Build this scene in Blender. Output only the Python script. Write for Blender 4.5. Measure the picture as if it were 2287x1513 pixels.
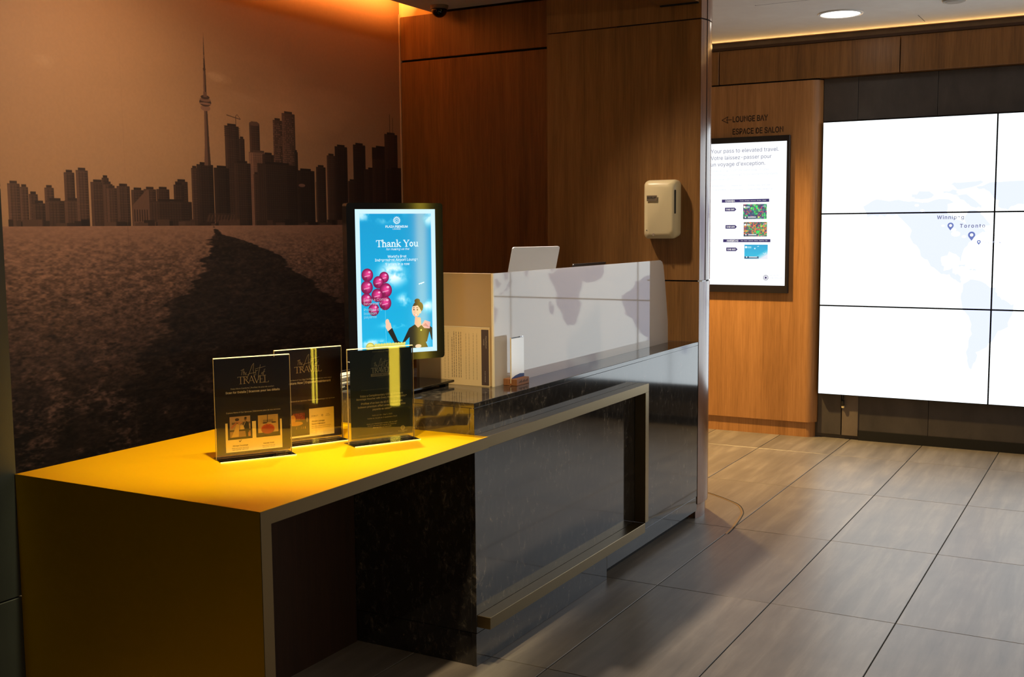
import bpy, bmesh, math, random, os
import numpy as np
from mathutils import Vector, Matrix

random.seed(7); RNG = np.random.default_rng(11)
for o in list(bpy.data.objects): bpy.data.objects.remove(o)
SC = bpy.context.scene
COL = SC.collection

# ------------------------------------------------------------------ camera, world, exposure, large lights
cd = bpy.data.cameras.new('camera'); cam = bpy.data.objects.new('camera', cd); COL.objects.link(cam)
cd.sensor_width = 36.0; cd.lens = 38.994; cd.clip_start = 0.05; cd.clip_end = 100
R_ = Vector((0.8717817, 0.48982406, -0.00830957)); U_ = Vector((-0.04208549, 0.09178083, 0.99488949)); F_ = Vector((-0.48808347, 0.86697674, -0.10062734))
mw = Matrix.Identity(4)
for i in range(3):
    mw[i][0] = R_[i]; mw[i][1] = U_[i]; mw[i][2] = -F_[i]
mw[2][3] = 1.65
cam.matrix_world = mw
SC.camera = cam
wd = bpy.data.worlds.new('world'); SC.world = wd; wd.use_nodes = True
wd.node_tree.nodes['Background'].inputs[0].default_value = (0.75, 0.82, 1.0, 1)
wd.node_tree.nodes['Background'].inputs[1].default_value = 0.035
vs = SC.view_settings
vs.view_transform = 'Standard'; vs.look = 'None'; vs.gamma = 1.0; vs.exposure = 0.0
try: vs.use_curve_mapping = False
except Exception: pass

def lamp(kind, name, loc, energy, color, target=None, size=0.1, spot=None, blend=0.5, size_y=None):
    ld = bpy.data.lights.new(name, kind); ld.energy = energy; ld.color = color
    if kind == 'AREA':
        ld.size = size
        if size_y: ld.shape = 'RECTANGLE'; ld.size_y = size_y
    else: ld.shadow_soft_size = size
    if spot: ld.spot_size = math.radians(spot); ld.spot_blend = blend
    ob = bpy.data.objects.new(name, ld); COL.objects.link(ob); ob.location = loc
    if target is not None:
        ob.rotation_euler = (Vector(target) - Vector(loc)).to_track_quat('-Z', 'Y').to_euler()
    return ob
WARM = (1.0, 0.70, 0.36)
lamp('SPOT', 'desk_spotlight', (-1.95, 2.30, 3.05), 800, (1.0, 0.84, 0.44), (-2.72, 2.9, 0.9), 0.05, 44, 0.9)
lamp('SPOT', 'desk_spotlight', (-1.60, 2.85, 3.05), 300, (1.0, 0.76, 0.44), (-2.50, 3.32, 1.1), 0.05, 42, 0.7)
lamp('SPOT', 'counter_spotlight', (-2.99, 4.0, 3.05), 200, (1.0, 0.82, 0.62), (-1.1, 4.0, 0.0), 0.05, 84, 0.9)
lamp('SPOT', 'counter_spotlight', (-2.99, 5.0, 3.05), 200, (1.0, 0.82, 0.62), (-0.9, 5.0, 0.0), 0.05, 84, 0.9)
lamp('SPOT', 'staff_spotlight', (-3.6, 4.8, 3.05), 320, (1.0, 0.90, 0.80), (-2.25, 4.8, 1.2), 0.08, 56, 1.0)
lamp('SPOT', 'corridor_spotlight', (-3.35, 7.55, 3.05), 900, (1.0, 0.64, 0.22), (-2.3, 7.75, 0.0), 0.06, 92, 1.0)
lamp('SPOT', 'lobby_spot', (-1.822, 7.813, 3.03), 30, (1.0, 0.86, 0.66), (-1.822, 7.813, 0.0), 0.12, 125, 0.9)
lamp('AREA', 'cove_light', (-4.22, 5.35, 3.16), 22, (1.0, 0.40, 0.08), (-4.384, 5.35, 3.26), 1.75, size_y=0.05)
lamp('AREA', 'cove_light', (-4.22, 3.3, 3.16), 8, (1.0, 0.5, 0.16), (-4.384, 3.3, 3.24), 2.2, size_y=0.05)
lamp('AREA', 'far_cove_light', (-0.7, 8.56, 3.024), 9, (1.0, 0.58, 0.20), (-0.7, 7.9, 3.075), 6.0, size_y=0.012)
lamp('SPOT', 'lobby_spot', (1.6, 5.0, 3.05), 25, (1.0, 0.88, 0.74), (1.4, 5.2, 0.0), 0.12, 100, 0.9)  # added out of view as extra lobby light, no fitting there
lamp('SPOT', 'entry_downlight', (-2.5, 0.5, 3.05), 95, (1.0, 0.72, 0.44), (-2.5, 0.6, 0.0), 0.12, 80, 0.8)
lamp('SPOT', 'mural_fill_spot', (-3.25, 3.5, 3.05), 105, (1.0, 0.77, 0.50), (-4.384, 3.7, 1.9), 0.1, 112, 1.0)  # added spot that lifts the mural's left part, fitting made up
lamp('AREA', 'lobby_fill_light', (3.6, 4.0, 2.75), 80, (1.0, 0.9, 0.8), (3.2, 4.0, 3.07), 8.0, size_y=0.15)  # added uplight out of view to brighten the ceiling, no cove there

# ------------------------------------------------------------------ helpers
def s2l(c):
    if isinstance(c, (int, float)): c = (c, c, c)
    return tuple(((x/255)/12.92 if x/255 <= 0.04045 else ((x/255+0.055)/1.055)**2.4) for x in c)
MATS = {}
def pm(name, color, rough=0.5, metal=0.0, ior=1.5, **kw):
    if name in MATS: return MATS[name]
    m = bpy.data.materials.new(name); m.use_nodes = True
    b = m.node_tree.nodes['Principled BSDF']
    b.inputs['Base Color'].default_value = (*s2l(color), 1)
    b.inputs['Roughness'].default_value = rough; b.inputs['Metallic'].default_value = metal; b.inputs['IOR'].default_value = ior
    for k, v in kw.items(): b.inputs[k.replace('_', ' ')].default_value = v
    MATS[name] = m
    return m
def nd(m, t, **kw):
    n = m.node_tree.nodes.new(t)
    for k, v in kw.items(): setattr(n, k, v)
    return n
def lk(m, a, b): m.node_tree.links.new(a, b)
def ramp(m, fac, stops):
    r = nd(m, 'ShaderNodeValToRGB'); e = r.color_ramp.elements
    while len(e) < len(stops): e.new(0.5)
    for i, (p, c) in enumerate(stops):
        e[i].position = p; e[i].color = (*s2l(c), 1)
    lk(m, fac, r.inputs[0]); return r.outputs[0]
def coords(m, scale, rnd=True):
    tc = nd(m, 'ShaderNodeTexCoord'); mp = nd(m, 'ShaderNodeMapping'); mp.inputs['Scale'].default_value = scale
    if rnd:
        oi = nd(m, 'ShaderNodeObjectInfo'); ad = nd(m, 'ShaderNodeVectorMath', operation='ADD'); sc = nd(m, 'ShaderNodeVectorMath', operation='SCALE')
        cb = nd(m, 'ShaderNodeCombineXYZ')
        for i in range(3): lk(m, oi.outputs['Random'], cb.inputs[i])
        sc.inputs['Scale'].default_value = 37.0
        lk(m, cb.outputs[0], sc.inputs[0]); lk(m, tc.outputs['Object'], ad.inputs[0]); lk(m, sc.outputs[0], ad.inputs[1]); lk(m, ad.outputs[0], mp.inputs[0])
    else: lk(m, tc.outputs['Object'], mp.inputs[0])
    return mp.outputs[0]
def noise(m, vec, scale, detail=4, rough=0.6, dist=0.0):
    n = nd(m, 'ShaderNodeTexNoise'); n.inputs['Scale'].default_value = scale; n.inputs['Detail'].default_value = detail
    n.inputs['Roughness'].default_value = rough; n.inputs['Distortion'].default_value = dist
    lk(m, vec, n.inputs['Vector']); return n.outputs[0]
def mixc(m, fac, a, b, mode='MIX'):
    x = nd(m, 'ShaderNodeMix', data_type='RGBA', blend_type=mode)
    if isinstance(fac, float): x.inputs[0].default_value = fac
    else: lk(m, fac, x.inputs[0])
    for i, v in ((6, a), (7, b)):
        if isinstance(v, tuple): x.inputs[i].default_value = (*v, 1)
        else: lk(m, v, x.inputs[i])
    return x.outputs[2]
def bump(m, h, strength, dist=0.002):
    b = nd(m, 'ShaderNodeBump'); b.inputs['Strength'].default_value = strength; b.inputs['Distance'].default_value = dist
    lk(m, h, b.inputs['Height']); lk(m, b.outputs[0], m.node_tree.nodes['Principled BSDF'].inputs['Normal'])

def wood(name, dark, mid, light, rough=0.35, ior=1.5):
    m = pm(name, mid, rough, ior=ior); b = m.node_tree.nodes['Principled BSDF']
    v = coords(m, (1, 1, 0.03)); v2 = coords(m, (1, 1, 0.10))
    fine = noise(m, v, 150, 5, 0.7); broad = noise(m, v, 12, 4, 0.6); cath = noise(m, v2, 9, 3, 0.5, 1.2)
    def ma(x, k, y):
        n = nd(m, 'ShaderNodeMath', operation='MULTIPLY_ADD'); n.inputs[1].default_value = k; lk(m, x, n.inputs[0])
        if isinstance(y, float): n.inputs[2].default_value = y
        else: lk(m, y, n.inputs[2])
        return n.outputs[0]
    t = ma(fine, 0.40, ma(broad, 0.38, ma(cath, 0.22, 0.0)))
    c = ramp(m, t, [(0.36, dark), (0.50, mid), (0.64, light)])
    lk(m, c, b.inputs['Base Color']); bump(m, fine, 0.06, 0.001)
    return m
WOOD = wood('walnut_veneer', (100, 68, 33), (130, 90, 46), (152, 108, 60), 0.36)
WOODC = wood('walnut_veneer_glossy', (104, 62, 34), (132, 84, 50), (150, 98, 62), 0.16, 2.4)
OAK = wood('oak_veneer', (142, 98, 56), (170, 120, 72), (190, 138, 88), 0.38)

def stone():
    m = pm('polished_dark_stone', (40, 38, 37), 0.07, ior=1.85); b = m.node_tree.nodes['Principled BSDF']
    v = coords(m, (1, 1, 0.6), False)
    sp = noise(m, v, 42, 8, 0.75, 0.6); cl = noise(m, v, 6, 4, 0.6)
    mu = nd(m, 'ShaderNodeMath', operation='MULTIPLY_ADD'); mu.inputs[1].default_value = 0.35; lk(m, cl, mu.inputs[0]); lk(m, sp, mu.inputs[2])
    c = ramp(m, mu.outputs[0], [(0.48, (26, 25, 26)), (0.68, (40, 38, 38)), (0.79, (66, 62, 57)), (0.90, (128, 118, 104))])
    lk(m, c, b.inputs['Base Color'])
    return m
STONE = stone()
def gold(name, col, rough):
    m = pm(name, col, rough, 1.0); b = m.node_tree.nodes['Principled BSDF']
    v = coords(m, (0.6, 30, 30), False); n = noise(m, v, 14, 4, 0.6)
    rr = nd(m, 'ShaderNodeMapRange'); rr.inputs[3].default_value = rough-0.06; rr.inputs[4].default_value = rough+0.06
    lk(m, n, rr.inputs[0]); lk(m, rr.outputs[0], b.inputs['Roughness'])
    return m
GOLD = gold('satin_gold', (255, 200, 4), 0.5)
GOLD_DIM = gold('dimmed_gold', (150, 132, 98), 0.34)  # the same gold frame, its dull room reflection put into the colour
def tilemat():
    m = pm('grey_porcelain', (120, 108, 98), 0.36, ior=1.5); b = m.node_tree.nodes['Principled BSDF']
    tc = coords(m, (1, 1, 1)); mp = nd(m, 'ShaderNodeMapping'); mp.inputs['Rotation'].default_value = (0, 0, 0.75); mp.inputs['Scale'].default_value = (9, 0.9, 1)
    lk(m, tc, mp.inputs[0])
    st = noise(m, mp.outputs[0], 1.6, 6, 0.62, 0.4); cl = noise(m, tc, 2.2, 4, 0.6)
    a = nd(m, 'ShaderNodeMath', operation='MULTIPLY_ADD'); a.inputs[1].default_value = 0.55; lk(m, cl, a.inputs[0]); lk(m, st, a.inputs[2])
    c = ramp(m, a.outputs[0], [(0.5, (98, 92, 87)), (0.78, (115, 108, 101)), (1.0, (134, 126, 117))])
    lk(m, c, b.inputs['Base Color'])
    fi = noise(m, tc, 60, 5, 0.7); bump(m, fi, 0.12, 0.001)
    return m
TILE = tilemat()
GROUT = pm('dark_grout', (38, 34, 30), 0.9)
def concrete(name, c0, c1, rough=0.6):
    m = pm(name, c1, rough); v = coords(m, (1, 1, 0.5)); n = noise(m, v, 5, 6, 0.65, 0.3)
    lk(m, ramp(m, n, [(0.3, c0), (0.7, c1)]), m.node_tree.nodes['Principled BSDF'].inputs['Base Color']); return m
PIER = concrete('charcoal_stone_tile', (30, 36, 35), (42, 48, 46), 0.6)
GREY = concrete('grey_laminate', (62, 58, 58), (82, 76, 74), 0.42)
CEIL = concrete('white_ceiling_paint', (196, 190, 184), (204, 200, 194), 0.9)
CREAM = pm('cream_paint', (226, 205, 160), 0.8)
BLACK = pm('black_plastic', (10, 10, 12), 0.08)
BLACKM = pm('matte_black', (12, 11, 11), 0.7)
SHADOW = pm('dark_gap', (14, 9, 7), 0.9)
WHITEP = pm('white_plastic', (222, 204, 160), 0.35)
PAPER = pm('white_paper', (242, 240, 234), 0.7)
ALU = pm('brushed_aluminium', (196, 198, 200), 0.35, 0.25)
STEEL = pm('steel_wire', (120, 116, 110), 0.35, 1.0)
EDGE = pm('lit_acrylic_edge', (240, 226, 190), 0.25)  # light carried to the clear edges, painted as a pale colour
def acrylic():
    m = bpy.data.materials.new('clear_acrylic'); m.use_nodes = True; nt = m.node_tree; nt.nodes.remove(nt.nodes['Principled BSDF'])
    fr = nd(m, 'ShaderNodeFresnel'); fr.inputs[0].default_value = 1.5
    tr = nd(m, 'ShaderNodeBsdfTransparent'); tr.inputs[0].default_value = (0.985, 0.985, 0.975, 1); gl = nd(m, 'ShaderNodeBsdfGlossy'); gl.inputs['Roughness'].default_value = 0.02
    mx = nd(m, 'ShaderNodeMixShader'); lk(m, fr.outputs[0], mx.inputs[0]); lk(m, tr.outputs[0], mx.inputs[1]); lk(m, gl.outputs[0], mx.inputs[2])
    lk(m, mx.outputs[0], nt.nodes['Material Output'].inputs[0]); return m
ACRY = acrylic()
FROST = pm('frosted_glass', (200, 200, 200), 0.03, ior=2.25)
def frost():
    m = FROST; b = m.node_tree.nodes['Principled BSDF']; nt = m.node_tree
    tl = nd(m, 'ShaderNodeBsdfTranslucent'); tl.inputs[0].default_value = (*s2l((226, 214, 200)), 1)
    mx = nd(m, 'ShaderNodeMixShader'); mx.inputs[0].default_value = 0.3
    lk(m, b.outputs[0], mx.inputs[1]); lk(m, tl.outputs[0], mx.inputs[2]); lk(m, mx.outputs[0], nt.nodes['Material Output'].inputs[0])
frost()
FROSTM = pm('etched_glass', (178, 150, 108), 0.3)

def emis(name, color, strength):
    if name in MATS: return MATS[name]
    m = bpy.data.materials.new(name); m.use_nodes = True; b = m.node_tree.nodes['Principled BSDF']
    b.inputs['Base Color'].default_value = (0.01, 0.01, 0.01, 1); b.inputs['Roughness'].default_value = 0.25
    b.inputs['Emission Color'].default_value = (*s2l(color), 1); b.inputs['Emission Strength'].default_value = strength
    MATS[name] = m; return m
def image(name, arr):
    h, w = arr.shape[:2]
    im = bpy.data.images.new(name, w, h)
    px = np.ones((h, w, 4), np.float32); px[..., :3] = np.clip(arr[::-1], 0, 255)/255.0
    im.pixels.foreach_set(px.ravel()); im.update(); im.pack(); return im
def imgmat(name, arr, emit=0.0, rough=0.5, gain=None):
    m = bpy.data.materials.new(name); m.use_nodes = True; b = m.node_tree.nodes['Principled BSDF']
    t = nd(m, 'ShaderNodeTexImage'); t.image = image(name, arr)
    b.inputs['Roughness'].default_value = rough
    if emit:
        b.inputs['Base Color'].default_value = (0.01, 0.01, 0.01, 1)
        lk(m, t.outputs[0], b.inputs['Emission Color']); b.inputs['Emission Strength'].default_value = emit
    else: lk(m, t.outputs[0], b.inputs['Base Color'])
    return m

def bx(bm, x0, x1, y0, y1, z0, z1):
    vs_ = [bm.verts.new(p) for p in ((x0,y0,z0),(x1,y0,z0),(x1,y1,z0),(x0,y1,z0),(x0,y0,z1),(x1,y0,z1),(x1,y1,z1),(x0,y1,z1))]
    return [bm.faces.new([vs_[i] for i in f]) for f in ((0,3,2,1),(4,5,6,7),(0,1,5,4),(1,2,6,5),(2,3,7,6),(3,0,4,7))]
def box(x0, x1, y0, y1, z0, z1, bev=0.0, seg=2):
    bm = bmesh.new(); bx(bm, x0, x1, y0, y1, z0, z1)
    if bev: bmesh.ops.bevel(bm, geom=list(bm.edges), offset=bev, segments=seg, affect='EDGES', profile=0.5)
    return bm
def prism(pts, a0, a1, axis):            # pts: 2-D outline, extruded along axis
    bm = bmesh.new()
    def P(p, a):
        return {'x': (a, p[0], p[1]), 'y': (p[0], a, p[1]), 'z': (p[0], p[1], a)}[axis]
    A = [bm.verts.new(P(p, a0)) for p in pts]; B = [bm.verts.new(P(p, a1)) for p in pts]
    n = len(pts)
    bm.faces.new(A); bm.faces.new(B[::-1])
    for i in range(n): bm.faces.new((A[i], B[i], B[(i+1) % n], A[(i+1) % n]))
    bmesh.ops.recalc_face_normals(bm, faces=bm.faces)
    return bm
def rrect(x0, x1, z0, z1, r, n=5):
    out = []
    for cx, cz, a0 in ((x1-r, z0+r, -90), (x1-r, z1-r, 0), (x0+r, z1-r, 90), (x0+r, z0+r, 180)):
        for k in range(n+1):
            a = math.radians(a0+90*k/n); out.append((cx+r*math.cos(a), cz+r*math.sin(a)))
    return out
def disc(bm, c, r, z0, z1, n=32, r1=None):
    bmesh.ops.create_cone(bm, cap_ends=True, segments=n, radius1=r, radius2=r if r1 is None else r1, depth=z1-z0, matrix=Matrix.Translation((c[0], c[1], (z0+z1)/2)))
def tube(bm, p0, p1, r, n=8):
    p0, p1 = Vector(p0), Vector(p1); d = p1-p0
    M = Matrix.Translation((p0+p1)/2) @ d.to_track_quat('Z', 'Y').to_matrix().to_4x4()
    bmesh.ops.create_cone(bm, cap_ends=True, segments=n, radius1=r, radius2=r, depth=d.length, matrix=M)
ROOTS = {}
def link(name, me, mat, parent=None, loc=None, rot=None, world=False):
    if mat is not None and not me.materials: me.materials.append(mat)
    o = bpy.data.objects.new(name, me); COL.objects.link(o)
    if loc is not None: o.location = loc
    if rot is not None: o.rotation_euler = rot
    if parent is not None:
        o.parent = parent; ROOTS[o] = ROOTS.get(parent, Matrix.Identity(4))
        if world: me.transform(ROOTS[o].inverted())
    return o
def obj(name, bm, mat, parent=None, world=True, smooth=False, label=None):
    me = bpy.data.meshes.new(name); bm.to_mesh(me); bm.free()
    if smooth:
        for p in me.polygons: p.use_smooth = True
        try: me.set_sharp_from_angle(angle=math.radians(35))
        except Exception: pass
    o = link(name, me, mat, parent, world=world)
    if label: o['label'] = label
    return o
def thing(name, label, cat, loc=(0, 0, 0), rz=0.0, group=None):
    o = bpy.data.objects.new(name, None); COL.objects.link(o); o.empty_display_size = 0.1
    o.location = loc; o.rotation_euler = (0, 0, rz); o['label'] = label; o['category'] = cat
    if group: o['group'] = group
    ROOTS[o] = Matrix.Translation(loc) @ Matrix.Rotation(rz, 4, 'Z')
    return o
def tag(o, label, cat, group=None):
    o['label'] = label; o['category'] = cat
    if group: o['group'] = group
    return o
def struct(name, bm, mat, smooth=False):
    o = obj(name, bm, mat, None, smooth=smooth); o['kind'] = 'structure'; ROOTS[o] = Matrix.Identity(4); return o
def quad(name, p0, p1, p2, p3, mat, parent, world=True, uv=((0,0),(1,0),(1,1),(0,1))):
    bm = bmesh.new(); f = bm.faces.new([bm.verts.new(p) for p in (p0, p1, p2, p3)])
    ul = bm.loops.layers.uv.new('UVMap')
    for l, c in zip(f.loops, uv): l[ul].uv = c
    return obj(name, bm, mat, parent, world)

# text -> mesh, drawn upright on a plane facing -Y (x right, z up), given centre and width
FD = bpy.utils.system_resource('DATAFILES', path='fonts')
try: INTER = bpy.data.fonts.load(os.path.join(FD, 'Inter.woff2'))
except Exception: INTER = None
def text(body, cx, cz, width, y, mat, parent, bold=0.0, shear=0.0, spacing=1.0, height=None, world=False, align='C', rot90=False, name='lettering', leading=1.0):
    cu = bpy.data.curves.new('t', 'FONT'); cu.body = body; cu.size = 1.0
    if INTER: cu.font = INTER
    cu.offset = bold; cu.shear = shear; cu.space_character = spacing; cu.space_line = leading; cu.resolution_u = 3
    cu.align_x = 'CENTER' if align == 'C' else 'LEFT'
    to = bpy.data.objects.new('t', cu); COL.objects.link(to)
    dg = bpy.context.evaluated_depsgraph_get(); dg.update()
    me = bpy.data.meshes.new_from_object(to.evaluated_get(dg)); bpy.data.objects.remove(to); bpy.data.curves.remove(cu)
    n = len(me.vertices); co = np.empty(n*3, np.float32); me.vertices.foreach_get('co', co); co = co.reshape(-1, 3)
    mn, mx = co.min(0), co.max(0); s = width/(mx[0]-mn[0]); sv = s if height is None else height/(mx[1]-mn[1])
    u = (co[:, 0]-(mn[0]+mx[0])/2)*s; v = (co[:, 1]-(mn[1]+mx[1])/2)*sv
    if rot90: u, v = v, -u
    if align == 'L': u = u+width/2
    new = np.stack([cx+u, np.full(n, y), cz+v], 1).astype(np.float32)
    me.vertices.foreach_set('co', new.ravel()); me.materials.clear(); me.update()
    return link(name, me, mat, parent, world=world)
def strokes(paths, x0, z0, sx, sz, w, y, mat, parent, name='lettering', world=False):
    bm = bmesh.new()
    for P in paths:
        ww = w
        if isinstance(P[0], (int, float)): ww = P[0]*w; P = P[1:]
        for k, (a, b) in enumerate(zip(P[:-1], P[1:])):
            A = Vector((x0+a[0]*sx, z0+a[1]*sz)); B = Vector((x0+b[0]*sx, z0+b[1]*sz)); d = B-A
            if d.length < 1e-9: continue
            d.normalize(); nrm = Vector((-d.y, d.x))*ww/2; A2 = A-d*ww*0.3; B2 = B+d*ww*0.3
            bm.faces.new([bm.verts.new((q.x, y, q.y)) for q in (A2-nrm, B2-nrm, B2+nrm, A2+nrm)])
    return obj(name, bm, mat, parent, world)

# ------------------------------------------------------------------ picture painting (flat prints and screens only)
def vnoise(h, w, cells, octs=4, aspect=1.0, pers=0.55):
    out = np.zeros((h, w), np.float32); amp = 1.0; tot = 0
    for o in range(octs):
        ny = max(2, int(cells*2**o)); nx = max(2, int(cells*aspect*2**o*w/h))
        g = RNG.random((ny+2, nx+2)).astype(np.float32)
        yy = np.linspace(0, ny, h, endpoint=False); xx = np.linspace(0, nx, w, endpoint=False)
        yi = yy.astype(int); xi = xx.astype(int); fy = (yy-yi)[:, None]; fx = (xx-xi)[None]
        fy = fy*fy*(3-2*fy); fx = fx*fx*(3-2*fx)
        a = g[yi][:, xi]; b = g[yi][:, xi+1]; c = g[yi+1][:, xi]; d = g[yi+1][:, xi+1]
        out += amp*((a*(1-fx)+b*fx)*(1-fy)+(c*(1-fx)+d*fx)*fy); tot += amp; amp *= pers
    return out/tot
class Pic:
    def __init__(s, w, h, col, ext=(0, 1, 0, 1)):
        s.a = np.zeros((h, w, 3), np.float32)+np.array(col, np.float32); s.w, s.h, s.e = w, h, ext
    def px(s, x, y):
        e = s.e; return (x-e[0])/(e[1]-e[0])*s.w, (e[3]-y)/(e[3]-e[2])*s.h
    def poly(s, pts, col, alpha=1.0):
        q = np.array([s.px(*p) for p in pts])
        x0, x1 = int(max(0, np.floor(q[:, 0].min()))), int(min(s.w, np.ceil(q[:, 0].max())+1))
        y0, y1 = int(max(0, np.floor(q[:, 1].min()))), int(min(s.h, np.ceil(q[:, 1].max())+1))
        if x1 <= x0 or y1 <= y0: return
        acc = np.zeros((y1-y0, x1-x0), np.float32)
        for ox, oy in ((.25, .25), (.75, .25), (.25, .75), (.75, .75)):
            X, Y = np.meshgrid(np.arange(x0, x1)+ox, np.arange(y0, y1)+oy); ins = np.zeros(X.shape, bool); j = len(q)-1
            for i in range(len(q)):
                c = ((q[i, 1] > Y) != (q[j, 1] > Y))
                if abs(q[j, 1]-q[i, 1]) > 1e-9: ins ^= c & (X < (q[j, 0]-q[i, 0])*(Y-q[i, 1])/(q[j, 1]-q[i, 1])+q[i, 0])
                j = i
            acc += ins*0.25
        A = (acc*alpha)[..., None]; s.a[y0:y1, x0:x1] = s.a[y0:y1, x0:x1]*(1-A)+np.array(col, np.float32)*A
    def rect(s, x0, x1, y0, y1, col, alpha=1.0): s.poly([(x0, y0), (x1, y0), (x1, y1), (x0, y1)], col, alpha)
    def ell(s, cx, cy, rx, ry, col, alpha=1.0, n=28, rot=0.0):
        c, d = math.cos(rot), math.sin(rot)
        s.poly([(cx+rx*math.cos(t)*c-ry*math.sin(t)*d, cy+rx*math.cos(t)*d+ry*math.sin(t)*c) for t in np.linspace(0, 2*math.pi, n, endpoint=False)], col, alpha)
    def line(s, pts, w, col, alpha=1.0):
        for (x0, y0), (x1, y1) in zip(pts[:-1], pts[1:]):
            dx, dy = x1-x0, y1-y0; L = math.hypot(dx, dy) or 1; nx, ny = -dy/L*w/2, dx/L*w/2
            s.poly([(x0-nx, y0-ny), (x1-nx, y1-ny), (x1+nx, y1+ny), (x0+nx, y0+ny)], col, alpha)

# ------------------------------------------------------------------ floor
fl = struct('floor', box(-6.0, 5.0, -2.5, 9.0, -0.12, -0.004), GROUT)
TX, TY = 0.527, 1.098
bm = box(0, TX-0.005, 0, TY-0.0035, -0.0039, 0.0, 0.0012, 1)
tile_me = bpy.data.meshes.new('tile'); bm.to_mesh(tile_me); bm.free(); tile_me.materials.append(TILE)
for i in range(-9, 12):
    for j in range(-6, 4):
        x = -0.808+i*TX; y = 4.651+j*TY
        if x < -5.6 or x > 4.3 or y < -2.4 or y > 8.2: continue
        t = bpy.data.objects.new('tile', tile_me); COL.objects.link(t); t.location = (x+0.0025, y+0.002, 0); t.parent = fl
# brass inlay sweeping round the foot of the wood pillar
arc = [(-1.858, 5.62), (-1.866, 5.75), (-1.88, 5.852), (-1.90, 5.99), (-1.925, 6.10), (-1.99, 6.235), (-2.076, 6.32), (-2.238, 6.437), (-2.44, 6.52), (-2.7, 6.58)]
def arcband(off, wdt):
    bm = bmesh.new(); pts = []
    n = len(arc)
    for k in range(n*4):
        t = k/(n*4-1)*(n-1); i = min(int(t), n-2); f = t-i
        p0, p1, p2, p3 = [Vector(arc[max(0, min(n-1, i+d))]) for d in (-1, 0, 1, 2)]
        pts.append(0.5*((2*p1)+(p2-p0)*f+(2*p0-5*p1+4*p2-p3)*f*f+(3*p1-p0-3*p2+p3)*f**3))
    L = []
    for k, p in enumerate(pts):
        d = (pts[min(k+1, len(pts)-1)]-pts[max(k-1, 0)]).normalized(); nn = Vector((d.y, -d.x))
        L.append([bm.verts.new((*(p+nn*(off+s*wdt/2)), z)) for s in (-1, 1) for z in (-0.001, 0.0012)])
    for a, b in zip(L[:-1], L[1:]):
        for q in ((1, 3), (3, 2), (0, 1)): bm.faces.new((a[q[0]], a[q[1]], b[q[1]], b[q[0]]))
    bmesh.ops.recalc_face_normals(bm, faces=bm.faces)
    return bm
tr = struct('trim_1', arcband(0.0, 0.010), pm('inlay_brass', (150, 128, 86), 0.35, 0.8))
obj('grout_line', arcband(0.011, 0.005), GROUT, tr)

# ------------------------------------------------------------------ ceiling
ce = struct('ceiling', box(-4.15, 5.0, -2.5, 8.72, 3.069, 3.19), CEIL)
obj('cove_roof', box(-4.60, -4.15, 1.5, 6.40, 3.42, 3.50), CREAM, ce)
obj('cove_upstand', box(-4.15, -4.12, 1.5, 6.40, 3.19, 3.42), CREAM, ce)
hatch = obj('access_panel', box(-2.23, -1.55, 6.55, 7.225, 3.066, 3.0689, 0.001, 1), CEIL, ce)
obj('panel_gap', box(-2.235, -1.545, 7.226, 7.236, 3.0670, 3.0689), SHADOW, ce)
for x, y in ((-1.38, 8.36), (-0.55, 8.36)):
    obj('panel_joint', box(x, x+0.004, y-0.2, y+0.08, 3.0682, 3.0689), SHADOW, ce)

# ------------------------------------------------------------------ left: mural wall with printed skyline
wl = struct('wall_left', box(-4.60, -4.386, 1.5, 6.40, 0, 3.42), CREAM)
ME = (2.2, 6.28, 0.2, 3.40)
MW, MH = 2040, 1600
mp = Pic(MW, MH, (172, 128, 92), ME)
Z = np.linspace(ME[3], ME[2], MH)[:, None]; Y = np.linspace(ME[0], ME[1], MW)[None]
hor = 1.672
cl = vnoise(MH, MW, 5, 5, 0.35); cl2 = vnoise(MH, MW, 3, 3, 0.3)
sky = np.clip((Z-hor)/1.6, 0, 1)
base = np.stack([176-20*sky+0*Y, 130-26*sky+0*Y, 92-28*sky+0*Y], -1)
band = np.exp(-((Z-2.35)/0.35)**2)
wisp = np.clip((cl-0.52)*4, 0, 1)*band*np.clip((Y-4.2)/1.0, 0.25, 1)
base = base*(1+0.26*wisp[..., None]+0.05*(cl2-0.5)[..., None])
mp.a[:] = base
for y0, y1, z, w, al in ((4.48, 4.62, 2.47, 0.03, 0.3), (3.40, 3.50, 2.42, 0.03, 0.12), (4.6, 4.9, 2.38, 0.02, 0.10)):
    for k in range(10): mp.ell((y0+y1)/2+RNG.normal()*0.03, z+RNG.normal()*0.008, (y1-y0)*0.4, w*0.7, (205, 160, 120), al*0.25, rot=-0.2)
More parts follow.
